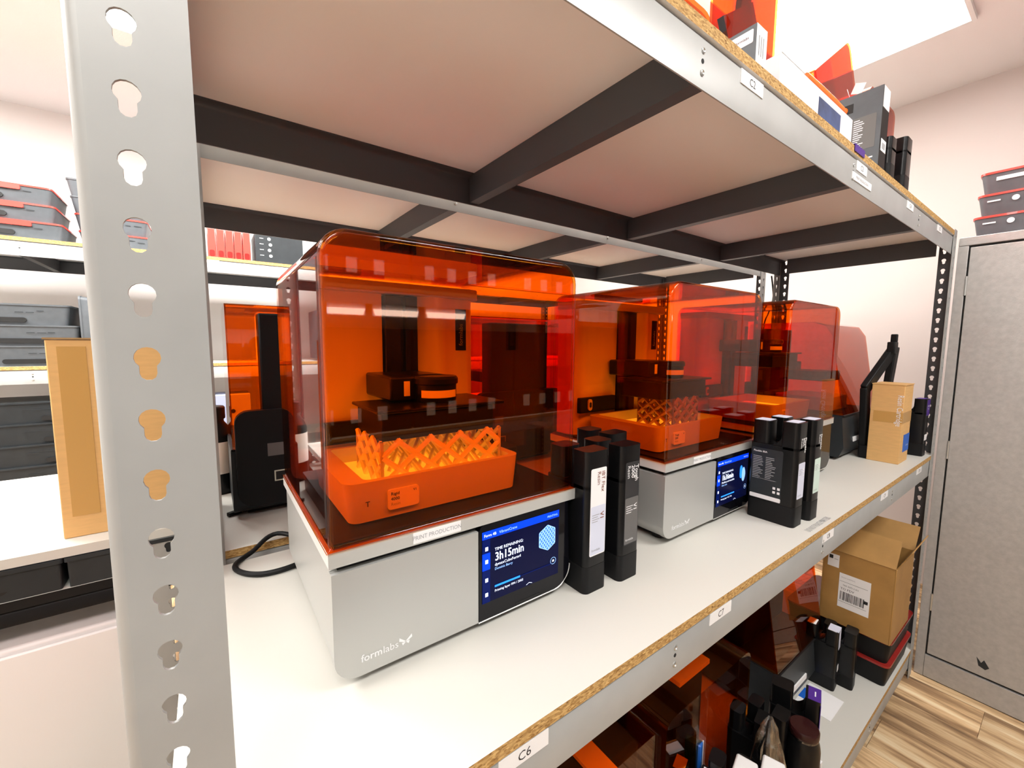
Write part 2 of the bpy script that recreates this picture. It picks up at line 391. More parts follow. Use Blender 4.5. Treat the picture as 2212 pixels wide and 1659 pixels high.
def post_mesh(z0, z1, zref, mirror=1, front=1):
    """front flange in the xz plane at y = 0, side flange running back along y*front at the outer edge, rounded bulge between"""
    mb = MB(); th = 0.0022; s = mirror
    perforated(mb, -0.0245, 0.0245, -0.0065, z0, z1, zref, th, lambda u, z, d: (s * u, front * d, z), STEEL)
    perforated(mb, 0.007, 0.046, 0.030, z0, z1, zref, th, lambda u, z, d: (s * (-0.0315 + d), front * u, z), STEELDARK)
    arc = []
    for i in range(6):
        t = PI / 2 * i / 5; arc.append((s * (-0.0245 - 0.007 * math.sin(t)), front * (0.007 - 0.007 * math.cos(t))))
    inn = [(s * (-0.0245 - 0.0048 * math.sin(PI / 2 * i / 5)), front * (0.007 - 0.0048 * math.cos(PI / 2 * i / 5))) for i in range(6)]
    mb.prism(arc + inn[::-1], 'z', z0, z1, STEEL)
    return mb
def rack(name, label, x0, x1, y0, y1, levels, ztop, joists, zref, near_post=True, joist_mat=None, group='storage racks', bare=(), beam_mat=None, edge_mat=None, beam_h=0.068):
    """levels: list of board top heights; beams are 0.067 high under a 0.017 board"""
    t = thing(name, label, 'rack', ((x0 + x1) / 2, (y0 + y1) / 2, FLOOR), group=group)
    ox, oy, oz = -(x0 + x1) / 2, -(y0 + y1) / 2, -FLOOR
    pf = post_mesh(FLOOR, ztop, zref, 1, 1); 
    for (px, py, mir, fr) in ((x0 + 0.0315, y0, 1, 1), (x1 - 0.0315, y0, -1, 1), (x0 + 0.0315, y1, 1, -1), (x1 - 0.0315, y1, -1, -1)):
        o = build('post', post_mesh(FLOOR, ztop, zref, mir, fr), t, (px + ox, py + oy, oz), smooth=40)
        o['label'] = 'grey steel post punched with keyhole slots'
    xa, xb = x0 + 0.0565, x1 - 0.0565
    beams = {}
    for li, zt in enumerate(levels):
        zb = zt - 0.017; zl = zb - beam_h
        brd = MB().box(x0 + 0.004, x1 - 0.004, y0 + 0.0005, y1 - 0.004, zb + 0.0002, zt, WHITEB if li in bare else (edge_mat or CHIP), {0: WHITEU, 1: WHITEB})
        o = build('shelf_board', brd, t, (ox, oy, oz), smooth=0); o['label'] = 'white laminated chipboard shelf'
        if li in bare: continue
        fb = MB().prism([(y0 + 0.0045, zl), (y0 + 0.0035, zb - 0.006), (y0 + 0.008, zb), (y0 + 0.03, zb), (y0 + 0.03, zb - 0.002), (y0 + 0.010, zb - 0.003), (y0 + 0.0065, zb - 0.008), (y0 + 0.0065, zl)], 'x', xa - 0.05, xb + 0.05, beam_mat or STEEL)
        b1 = build('front_beam', fb, t, (ox, oy, oz), smooth=60); beams[li] = b1
        bb = MB().prism([(y1 - 0.0045, zl), (y1 - 0.0035, zb - 0.006), (y1 - 0.008, zb), (y1 - 0.03, zb), (y1 - 0.03, zb - 0.002), (y1 - 0.010, zb - 0.003), (y1 - 0.0065, zb - 0.008), (y1 - 0.0065, zl)], 'x', xa - 0.05, xb + 0.05, joist_mat or STEELDARK)
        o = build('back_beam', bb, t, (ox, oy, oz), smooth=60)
        # outer skin of the back beam keeps the light paint, without the dark reflections
        build('back_beam_face', MB().box(xa - 0.05, xb + 0.05, y1 - 0.0045, y1 - 0.0025, zl, zb - 0.004, STEEL), t, (ox, oy, oz), smooth=0)
        for xs in (x0 + 0.034, x1 - 0.038):
            build('end_beam', MB().box(xs, xs + 0.004, y0 + 0.048, y1 - 0.048, zl, zb, STEELDARK).box(xs - 0.002, xs + 0.010, y0 + 0.048, y1 - 0.048, zb - 0.003, zb, STEELDARK), t, (ox, oy, oz), smooth=0)
        for jx in joists:
            j = MB().prism([(jx, zb), (jx, zl + 0.004), (jx + 0.026, zl + 0.004), (jx + 0.026, zb), (jx + 0.024, zb), (jx + 0.024, zl + 0.006), (jx + 0.002, zl + 0.006), (jx + 0.002, zb)], 'y', y0 + 0.0085, y1 - 0.0085, STEELDARK)
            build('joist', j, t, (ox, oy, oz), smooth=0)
            for dz in (zb - 0.020, zb - 0.048):
                build('rivet', MB().lathe([(0.0042, 0), (0.0042, -0.0016), (0.0026, -0.0026), (0.0018, -0.0014)], (jx + 0.013, y0 + 0.0046, dz), RIVET, 12, 'y'), b1, (0, 0, 0))
                build('rivet', MB().lathe([(0.0036, 0), (0.0036, -0.0016), (0.0022, -0.0024)], (jx + 0.013, y1 - 0.0085, dz - 0.006), RIVET, 10, 'y'), o, (0, 0, 0))
            build('bolt_hole', MB().lathe([(0.0034, 0.0), (0.0030, -0.0012)], (jx + 0.013, y0 + 0.0046, zb - 0.033), HOLE, 12, 'y'), b1, (0, 0, 0))
    return t, beams, (ox, oy, oz)
ZT = 0.862          # top of the upper shelf
ZL = -0.822         # top of the lowest shelf
rackC, beamsC, offC = rack('storage_rack', 'grey steel rack in the foreground holding the amber printers on its middle shelf', -0.0555, 2.345, 0.3365, 0.952, [ZL, 0.0, ZT], 0.868, [0.549, 1.158, 1.756], 0.417)
rackR, beamsR, offR = rack('storage_rack', 'grey steel rack standing back to back behind the foreground rack', -0.050, 2.345, 1.012, 1.62, [ZL, 0.0, ZT], 0.868, [0.535, 1.13, 1.73], 0.417)
rackL, beamsL, offL = rack('storage_rack', 'low rack at the left edge with a brown carton on it', -1.95, -0.058, 1.022, 1.62, [-0.004, 0.070], 0.052, [-1.3, -0.7], 0.07, bare=(1,), beam_mat=BLACKM, edge_mat=BLACKM, beam_h=0.028)
rackF, beamsF, offF = rack('storage_rack', 'far grey steel rack against the back wall with trays and red tanks', -1.9, 0.52, 2.95, 3.56, [-0.80, -0.28, 0.308, 0.908], 0.92, [-1.3, -0.7, -0.1], 0.1)
rackG, beamsG, offG = rack('storage_rack', 'far grey steel rack seen through the amber covers beside the right wall', 0.60, 3.02, 2.95, 3.56, [-0.80, -0.28, 0.308, 0.908], 0.92, [1.2, 1.8, 2.4], 0.1)
def shelf_label(beam, txt, x0, x1, ztop, h, y0, size=0.016, m=INK):
    """printed paper label stuck on a front beam"""
    mb = MB().box(x0, x1, y0 - 0.0004, y0 + 0.0015, ztop - h, ztop, PAPER)
    mb.text(txt, size, ((x0 + x1) / 2, y0 - 0.0006, ztop - h / 2 - size * 0.36), X, Z, m, 'CENTER')
    o = build('shelf_label', mb, beam, smooth=0); o['label'] = 'white label printed ' + txt; return o
yb = 0.3395
for txt, a in (('C6', 0.231), ('C7', 0.660), ('C8', 1.166), ('C9', 1.640), ('C10', 2.085)):
    shelf_label(beamsC[1], txt, a, a + 0.071, -0.0215, 0.0205, yb)
for txt, a in (('C1', 0.18), ('C2', 0.664), ('C3', 1.189), ('C4', 1.622), ('C5', 2.02)):
    shelf_label(beamsC[2], txt, a, a + 0.071, 0.8405, 0.0205, yb)
shelf_label(beamsC[2], 'PRINT PRODUCTION', 1.165, 1.30, 0.812, 0.016, yb, 0.009, GREYINK)
shelf_label(beamsF[3], 'RAL LINE', -0.12, 0.075, 0.893, 0.02, 2.9525, 0.016)

# ================================================================== PRINTERS WITH AMBER COVERS (upright model)
PW, PD, PB, PH = 0.400, 0.362, 0.183, 0.560      # width, depth, base height, total height
def shell(outline_out, outline_in, y0, y1, th, m):
    """arch-shaped hood: outline extruded from y0 (front) to y1 (back), with a front and a back sheet, th thick, open below"""
    mb = MB(); n = len(outline_out)
    o0 = [(p[0], y0, p[1]) for p in outline_out]; o1 = [(p[0], y1, p[1]) for p in outline_out]
    i0 = [(p[0], y0 + th, p[1]) for p in outline_in]; i1 = [(p[0], y1 - th, p[1]) for p in outline_in]
    st = [(i, i + 1, n + i + 1, n + i) for i in range(n - 1)]
    mb.add(o0 + o1, st, m); mb.add(i0 + i1, st, m)
    for ring in (o0, o1, i0, i1): mb.add(ring, [tuple(range(n))], m)
    # bottom rim
    for a, b in ((0, 0), (n - 1, n - 1)):
        mb.add([o0[a], o1[a], i1[a], i0[a]], [(0, 1, 2, 3)], m)
    mb.weld = True
    mb.add([o0[0], o0[-1], i0[-1], i0[0]], [(0, 1, 2, 3)], m); mb.add([o1[0], o1[-1], i1[-1], i1[0]], [(0, 1, 2, 3)], m)
    return mb
def arch(x0, x1, z0, z1, r, k=8):
    pts = [(x0, z0)]
    for i in range(k + 1):
        t = PI - 0.5 * PI * i / k; pts.append((x0 + r + r * math.cos(t), z1 - r + r * math.sin(t)))
    for i in range(k + 1):
        t = 0.5 * PI - 0.5 * PI * i / k; pts.append((x1 - r + r * math.cos(t), z1 - r + r * math.sin(t)))
    pts.append((x1, z0)); return pts
def lattice_icon(mb, hexa, y, m):
    """diagonal bars clipped to the hexagon outline"""
    def clip(p, d):
        t0, t1 = -1e9, 1e9; n = len(hexa); cx = sum(q[0] for q in hexa) / n; cz = sum(q[1] for q in hexa) / n
        for k in range(n):
            a, b = hexa[k], hexa[(k + 1) % n]; nx, nz = b[1] - a[1], a[0] - b[0]
            if nx * (cx - a[0]) + nz * (cz - a[1]) > 0: nx, nz = -nx, -nz
            num, den = nx * (a[0] - p[0]) + nz * (a[1] - p[1]), nx * d[0] + nz * d[1]
            if abs(den) < 1e-12: continue
            t = num / den
            if den > 0: t1 = min(t1, t)
            else: t0 = max(t0, t)
        return t0, t1
    cx = sum(q[0] for q in hexa) / len(hexa); cz = sum(q[1] for q in hexa) / len(hexa)
    for i in range(-4, 5):
        for s in (1, -1):
            d = Vector((0.62, 0, 0.78 * s)).normalized(); t0, t1 = clip((cx + i * 0.0062, cz), (d.x, d.z))
            if t1 > t0: mb.quad(Vector((cx + i * 0.0062, y, cz)) + d * t0, d, Vector((-d.z, 0, d.x)), t1 - t0, 0.0011, m)
    for k in range(len(hexa)):
        a, b = Vector((hexa[k][0], y, hexa[k][1])), Vector((hexa[(k + 1) % len(hexa)][0], y, hexa[(k + 1) % len(hexa)][1])); u = (b - a)
        mb.quad(a, u.normalized(), Vector((-u.z, 0, u.x)).normalized(), u.length, 0.0011, m)
def display(parent, jobs, time, layers, frac, icon):
    """lit touch screen print, local coords of the printer: x -0.5W.. , front face y"""
    y = -PD / 2 + 0.0006; mb = MB(); x0, x1, z0, z1 = 0.012, 0.164, 0.040, 0.152
    mb.quad((x0, y, z0), X, Z, x1 - x0, z1 - z0, UIDARK); y -= 0.0002
    mb.quad((x0, y, z1 - 0.012), X, Z, x1 - x0, 0.012, UIBLUE)
    mb.quad((x0, y, z0), X, Z, 0.014, z1 - z0 - 0.012, UIMID); y -= 0.0002
    mb.quad((x0, y, z0 + 0.052), X, Z, 0.014, 0.026, UIBLUE); y -= 0.0002
    mb.text('Form 4B', 0.0062, (x0 + 0.003, y, z1 - 0.0085), X, Z, UIWHITE); mb.text('VibrantCrane', 0.0062, (x0 + 0.030, y, z1 - 0.0085), X, Z, UIPALE)
    mb.text('PRINTING', 0.005, (x1 - 0.026, y, z1 - 0.0083), X, Z, UIPALE)
    mb.text('TIME REMAINING:', 0.0068, (x0 + 0.022, y, z1 - 0.034), X, Z, UIWHITE)
    mb.text(time, 0.0185, (x0 + 0.022, y, z1 - 0.050), X, Z, UIWHITE, squeeze=0.86, bold=True)
    mb.text(jobs[0], 0.0066, (x0 + 0.022, y, z1 - 0.058), X, Z, UIWHITE); mb.text(jobs[1], 0.0056, (x0 + 0.022, y, z1 - 0.0645), X, Z, UIPALE)
    mb.quad((x0 + 0.022, y, z0 + 0.021), X, Z, 0.115, 0.0016, UIMID); mb.quad((x0 + 0.022, y - 0.0001, z0 + 0.0202), X, Z, 0.115 * frac, 0.0032, UICYAN)
    mb.text(layers, 0.0055, (x0 + 0.022, y, z0 + 0.0125), X, Z, UIWHITE)
    if icon == 'cube':
        c = (x1 - 0.026, z1 - 0.042); w = 0.0165
        hexa = [(c[0] + w * a, y, c[1] + 0.021 * b) for a, b in ((-1, 0.55), (0.05, 1), (1, 0.6), (1, -0.6), (0.1, -1), (-1, -0.55))]
        mb.add(hexa, [tuple(range(6))], UIMIDB); lattice_icon(mb, [(p[0], p[2]) for p in hexa], y - 0.0002, UIPALE)
    else:
        for dx, dz, s in ((-0.0075, 0.004, 1), (0.005, -0.004, 1.1)):
            pts = [(x1 - 0.028 + dx + 0.008 * s * math.cos(t) * (1 + 0.1 * math.cos(3 * t)), y, z1 - 0.048 + dz + 0.017 * s * math.sin(t)) for t in [2 * PI * i / 16 for i in range(16)]]
            mb.add(pts, [tuple(range(16))], UICYAN if s == 1 else UIPALE); y -= 0.0001
    # icons in the side bar, pause ring, swipe mark
    for zz in (z1 - 0.027, z0 + 0.065, z0 + 0.036, z0 + 0.013): mb.quad((x0 + 0.005, y, zz - 0.003), X, Z, 0.005, 0.006, UIWHITE)
    cx, cz = x1 - 0.012, z0 + 0.026
    for i in range(16):
        a, b = 2 * PI * i / 16, 2 * PI * (i + 1) / 16
        mb.add([(cx + r * math.cos(t), y, cz + r * math.sin(t)) for r, t in ((0.0062, a), (0.0062, b), (0.0055, b), (0.0055, a))], [(0, 1, 2, 3)], UIPALE)
    mb.quad((cx - 0.0018, y, cz - 0.0018), X, Z, 0.0036, 0.0036, UIWHITE)
    mb.add([(x0 + 0.083, y, z0 + 0.002), (x0 + 0.089, y, z0 + 0.0045), (x0 + 0.095, y, z0 + 0.002), (x0 + 0.095, y, z0 + 0.0028), (x0 + 0.089, y, z0 + 0.0053), (x0 + 0.083, y, z0 + 0.0028)], [tuple(range(6))], UIWHITE)
    o = build('display', mb, parent, smooth=0); o['label'] = 'lit blue print status screen'; return o
def logo(mb, x, z, y, s, m):
    mb.text('form', s, (x, y, z), X, Z, m, bold=True); mb.text('labs', s, (x + s * 2.02, y, z), X, Z, m)
    bx = x + s * 4.25
    for sx in (-1, 1):    # butterfly mark
        mb.add([(bx, y, z + s * 0.30), (bx + sx * s * 0.62, y, z + s * 0.82), (bx + sx * s * 0.66, y, z + s * 0.48), (bx + sx * s * 0.16, y, z + s * 0.24)], [(0, 1, 2, 3)], m)
        mb.add([(bx, y, z + s * 0.20), (bx + sx * s * 0.40, y, z + s * 0.26), (bx + sx * s * 0.30, y, z - s * 0.05)], [(0, 1, 2)], m)
def upright_printer(label, x0, yf, disp, title, plate_z=0.288, screen_on=True):
    t = thing('resin_printer', label, 'printer', (x0 + PW / 2, yf + PD / 2, 0.0), group='upright printers on the middle shelf')
    a, b, c, d = -PW / 2, PW / 2, -PD / 2, PD / 2
    # silver base with rounded lower corners, dark reveal, overhanging lip
    build('base_housing', MB().prism(rrect(a + 0.004, b - 0.010, 0.013, 0.155, [0.03, 0.03, 0, 0], 7, (1, 1, 0, 0)), 'y', c + 0.014, d - 0.004, SILVER), t, bevel=0.0015)
    build('reveal', MB().box(a + 0.012, b - 0.016, c + 0.012, d - 0.01, 0.150, 0.1655, DEEP), t, smooth=0)
    fp = [(a + 0.003, 0.1545), (a + 0.003, 0.0125 + 0.03)] + [(a + 0.033 + 0.03 * math.cos(PI + PI / 2 * i / 7), 0.0425 + 0.03 * math.sin(PI + PI / 2 * i / 7)) for i in range(8)] + [(0.006, 0.0125), (0.006, 0.1545)]
    fpo = build('front_panel', MB().prism(fp, 'y', c + 0.0018, c + 0.0155, SILVER), t, bevel=0.001)
    lg = MB(); logo(lg, a + 0.034, 0.030, c + 0.0014, 0.0138, WHITEINK); build('logo', lg, fpo, smooth=0)['label'] = 'small white maker name and butterfly mark'
    lip = rrect(a, b, 0.1635, PB, 0.0012, 2)
    build('lip', MB().prism(lip, 'y', c, d, SILVER2), t, bevel=0.0012)
    # a raised shoulder of the lip above the screen
    sc_out = [(0.0065, 0.0135), (b - 0.046, 0.0135)] + [(b - 0.044 + 0.034 * math.cos(1.5 * PI + PI / 2 * i / 7), 0.0475 + 0.034 * math.sin(1.5 * PI + PI / 2 * i / 7)) for i in range(8)] + [(b - 0.0155, 0.164), (0.018, 0.164), (0.010, 0.160), (0.0065, 0.152)]
    build('screen', MB().prism(sc_out, 'y', c + 0.0012, c + 0.0155, GLASSB), t, bevel=0.0008)
    rim = MB(); ro = [(p[0] * 1.0 + (0.0022 if p[0] > 0.1 else 0), p[1] - (0.002 if p[1] < 0.02 else 0)) for p in sc_out[1:10]]
    rim.tube([(p[0], c + 0.0025, p[1]) for p in [(0.0065, 0.0115)] + ro], 0.0013, SILVER2, 6); build('screen_rim', rim, t)
    if disp: display(t, *disp)
    build('usb_slot', MB().box(0.075, 0.125, c + 0.0008, c + 0.002, 0.0165, 0.019, DEEP), t, smooth=0)
    st = MB().box(a + 0.105, a + 0.176, c - 0.0004, c + 0.001, 0.1655, 0.1805, PAPER); st.text(title, 0.0083, (a + 0.1405, c - 0.0006, 0.1703), X, Z, GREYINK, 'CENTER', 0.92)
    build('name_sticker', st, t, smooth=0)['label'] = 'white sticker reading ' + title
    for fx in (-0.15, 0.13):
        for fy in (-0.14, 0.14): build('foot', MB().lathe([(0.016, 0.0), (0.018, 0.004), (0.018, 0.0135)], (fx, fy, 0), DEEP, 16), t)
    build('underside', MB().box(a + 0.035, b - 0.05, c + 0.03, d - 0.03, 0.006, 0.014, DEEP), t, smooth=0)
    # amber hood
    oo = arch(a + 0.002, b - 0.002, PB + 0.0005, PH, 0.034); oi = arch(a + 0.005, b - 0.005, PB + 0.0005, PH - 0.003, 0.031)
    build('cover', shell(oo, oi, c + 0.002, d - 0.002, 0.003, AMBER), t, smooth=180, bevel=0.007, seg=4, clamp=False)
    cv = [o for o in bpy.data.objects if o.parent is t and o.name.startswith('cover')][0]
    cv['label'] = 'transparent amber acrylic hood'; wn = cv.modifiers.new('weighted_normal', 'WEIGHTED_NORMAL'); wn.weight = 100; wn.keep_sharp = False
    # deck, rear tower with brushed wall and hood shelf
    build('deck', MB().box(a + 0.008, b - 0.008, c + 0.008, d - 0.008, PB, PB + 0.006, BLACKM), t, smooth=0)
    wy = d - 0.085
    A_ = lambda cx, cy, r, t0, t1, k=8: [(cx + r * math.cos(t0 + (t1 - t0) * q / k), cy + r * math.sin(t0 + (t1 - t0) * q / k)) for q in range(k + 1)]
    wall = [(a + 0.012, d - 0.012), (a + 0.012, wy + 0.045)] + A_(a + 0.057, wy + 0.045, 0.045, PI, 1.5 * PI) + [(-0.036, wy), (-0.036, wy + 0.02), (0.030, wy + 0.02), (0.030, wy)] + A_(0.072, wy + 0.018, 0.034, 1.25 * PI, 1.75 * PI, 8) + [(b - 0.072, wy)] + A_(b - 0.062, wy + 0.03, 0.03, 1.5 * PI, 2 * PI) + [(b - 0.032, d - 0.012)]
    tower = build('tower_wall', MB().prism(wall, 'z', PB + 0.006, 0.520, BRUSHED), t, smooth=40)
    build('tower_top', MB().prism(rrect(a + 0.010, b - 0.028, wy - 0.020, d - 0.008, [0.02, 0.03, 0.004, 0.004], 5), 'z', 0.520, 0.540, TANKP), t, bevel=0.002)
    build('rail_column', MB().box(-0.033, -0.004, wy - 0.012, wy + 0.02, PB + 0.006, 0.518, BLACKP).box(-0.004, 0.004, wy - 0.004, wy + 0.02, PB + 0.006, 0.518, DARKG).box(0.004, 0.028, wy - 0.016, wy + 0.02, PB + 0.006, 0.518, BLACKM), t, bevel=0.001)
    nm = MB().box(b - 0.083, b - 0.058, wy - 0.0022, wy + 0.002, 0.415, 0.500, BLACKM); nm.text('formlabs', 0.013, (b - 0.066, wy - 0.0026, 0.425), Z, -X, DIMINK)
    build('name_plate', nm, t, smooth=0)
    build('back_rail', MB().box(a + 0.014, -0.05, wy - 0.014, wy - 0.001, 0.250, 0.290, BLACKM), t, bevel=0.002)
    build('latch', MB().prism(rrect(a + 0.040, a + 0.054, 0.256, 0.286, 0.0068, 5), 'y', wy - 0.018, wy - 0.0135, TANKP).prism(rrect(a + 0.0435, a + 0.0505, 0.264, 0.278, 0.0034, 4), 'y', wy - 0.0195, wy - 0.0175, DEEP), t)
    # carriage, knob and build platform
    pz = plate_z; py0, py1 = c + 0.078, c + 0.200
    ar = build('carriage', MB().box(-0.070, 0.034, py0 + 0.065, wy - 0.004, pz + 0.047, pz + 0.088, BLACKP), t, bevel=0.004)
    build('arm_sticker', MB().box(-0.048, -0.038, py0 + 0.0640, py0 + 0.0655, pz + 0.056, pz + 0.080, PAPER), ar, smooth=0)
    kn = build('platform_knob', MB().lathe([(0.033, pz + 0.046), (0.034, pz + 0.052), (0.034, pz + 0.074), (0.037, pz + 0.076), (0.037, pz + 0.084), (0.034, pz + 0.088), (0.008, pz + 0.088)], (0.005, py0 + 0.058, 0), BLACKP, 32), t)
    lb = MB(); k = 14; R_ = 0.0344; z0, z1 = pz + 0.054, pz + 0.066
    ang = [-2.75 + 1.95 * i / k for i in range(k + 1)]
    vs = [(0.005 + R_ * math.cos(q), py0 + 0.058 + R_ * math.sin(q), zz) for zz in (z0, z1) for q in ang]
    lb.add(vs, [(i, i + 1, k + 2 + i, k + 1 + i) for i in range(k)], PAPER); build('knob_label', lb, kn, smooth=30)
    build('build_platform', MB().box(-0.106, 0.084, py0 + 0.003, py1, pz, pz + 0.040, BLACKM).box(-0.114, 0.104, py0 - 0.002, py1 + 0.004, pz + 0.0405, pz + 0.0455, BLACKP), t, bevel=0.0015)
    # mixer arm block at the right of the tank
    build('mixer_block', MB().box(0.110, 0.150, c + 0.10, c + 0.20, PB + 0.006, 0.245, BLACKM), t, bevel=0.004)
    return t
def resin_tank(label, x0, yf, txt, w=0.282, dep=0.215, group='resin tanks inside the printers'):
    z0, z1 = PB + 0.008, 0.247
    t = thing('resin_tank', label, 'tank', (x0 + PW / 2 - 0.170 + w / 2, yf + 0.040 + dep / 2, z0), group=group); h = z1 - z0
    a, c = w / 2, dep / 2
    mb = MB(); out = rrect(-a, a, -c, c, 0.018, 5); inn = rrect(-a + 0.028, a - 0.014, -c + 0.010, c - 0.010, 0.010, 5); bo = rrect(-a + 0.008, a - 0.005, -c + 0.006, c - 0.006, 0.014, 5)
    n = len(out); V = lambda L, z: [(p[0], p[1], z) for p in L]
    vs = V(bo, 0) + V(out, h) + V(inn, h) + V(inn, 0.012)
    fs = [(r * n + i, r * n + (i + 1) % n, (r + 1) * n + (i + 1) % n, (r + 1) * n + i) for r in range(3) for i in range(n)]
    mb.add(vs, fs, TANKP); mb.add(V(bo, 0), [tuple(range(n))], TANKP); build('tub', mb, t, smooth=40)
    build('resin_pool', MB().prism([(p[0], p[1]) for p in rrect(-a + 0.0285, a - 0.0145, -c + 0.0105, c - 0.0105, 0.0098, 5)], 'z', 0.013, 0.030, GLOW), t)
    lab = MB().prism(rrect(-a + 0.056, -a + 0.101, 0.012, 0.040, 0.004, 4), 'y', -c - 0.0012, -c + 0.004, PAPER)
    for i, s in enumerate(txt): lab.text(s, 0.0062, (-a + 0.060, -c - 0.0015, 0.032 - i * 0.0072), X, Z, INK if i < 2 else GREYINK, bold=i < 2)
    lab.text('V1', 0.005, (-a + 0.092, -c - 0.0015, 0.033), X, Z, INK, bold=True); build('tank_label', lab, t, smooth=0)
    build('handle_mark', MB().text('T', 0.010, (-a + 0.026, -c - 0.0002, 0.023), X, Z, INK, bold=True), t, smooth=0)
    return t
def lattice_print(label, x0, yf, w=0.203, dep=0.118, h=0.064, z0=0.2245, m=None, nx=4, nz=1.5):
    """open diamond lattice hanging under the build platform"""
    m = m or PRINT; t = thing('lattice_print', label, 'print', (x0 + PW / 2 - 0.006, yf + 0.080 + dep / 2, z0), group='printed parts in the printers')
    a, c = w / 2, dep / 2; cell = w / nx
    def walls(u0, L, put, ncell, seed):
        mb = MB(); rnd = random.Random(seed); cl = L / ncell; hh = cl * 0.80
        for i in range(-2, ncell + 3):
            for s in (1, -1):
                # line z = s * (hh/cl) * 2*(u - i*cl)/... clipped to the face
                p = []
                for k in range(41):
                    z = h * k / 40; u = i * cl + s * z * cl / hh
                    if 0 <= u <= L: p.append(put(u0 + u, z))
                if len(p) > 1: mb.tube([p[0], p[-1]], 0.0043, m, 6)
        mb.tube([put(u0, 0), put(u0, h)], 0.0028, m, 6); mb.tube([put(u0 + L, 0), put(u0 + L, h)], 0.0028, m, 6)
        return mb
    build('lattice_face', walls(-a, w, lambda u, z: (u, -c, z), nx, 1), t); build('lattice_face', walls(-a, w, lambda u, z: (u, c, z), nx, 2), t)
    build('lattice_face', walls(-c, dep, lambda u, z: (-a, u, z), 3, 3), t); build('lattice_face', walls(-c, dep, lambda u, z: (a, u, z), 3, 4), t)
    mid = MB()
    for i in range(1, nx):
        for j in range(4):
            yy = -c + dep * (j + 0.5) / 4; xx = -a + w * i / nx
            mid.tube([(xx - 0.02, yy - 0.012, 0), (xx + 0.02, yy + 0.012, h)], 0.0034, m, 5); mid.tube([(xx + 0.02, yy - 0.012, 0), (xx - 0.02, yy + 0.012, h)], 0.0034, m, 5)
    build('lattice_core', mid, t)['kind'] = 'stuff'
    return t
P1X, P1Y, P2X, P2Y, P3X, P3Y = 0.1005, 0.5035, 0.756, 0.4985, 1.335, 0.502
upright_printer('large silver printer with amber hood nearest the camera, its screen counting down three hours', P1X, P1Y,
    (('dymaxCubeForm4', 'Dominic Berry'), '3h15min', 'Printing layer 994 / 2003', 0.42, 'cube'), 'PRINT PRODUCTION')
resin_tank('pale resin tank with a rounded label inside the nearest amber printer', P1X, P1Y, ('Rigid', '4000', 'Resin'))
lattice_print('cream diamond lattice hanging over the tank in the nearest printer', P1X, P1Y)
upright_printer('second silver printer with amber hood, its screen showing one hour left', P2X, P2Y,
    (('Maxillary and mandible', 'Clinic team'), '1h36min', 'Printing layer 412 / 918', 0.55, 'blob'), 'PRINT PRODUCTION', plate_z=0.300)
resin_tank('pale resin tank inside the second amber printer', P2X, P2Y, ('Tough', '2000', 'Resin'))
lattice_print('small dark lattice block hanging in the second printer', P2X, P2Y, 0.105, 0.10, 0.072, 0.2275, mat('smoky_resin', (0.30, 0.17, 0.12), 0.2), 3)
upright_printer('third silver printer with amber hood, behind the pair of black cartridges', P3X, P3Y, None, 'PRINT PRODUCTION', plate_z=0.36)
resin_tank('pale resin tank inside the third amber printer', P3X, P3Y, ('Grey', 'Pro', 'Resin'))

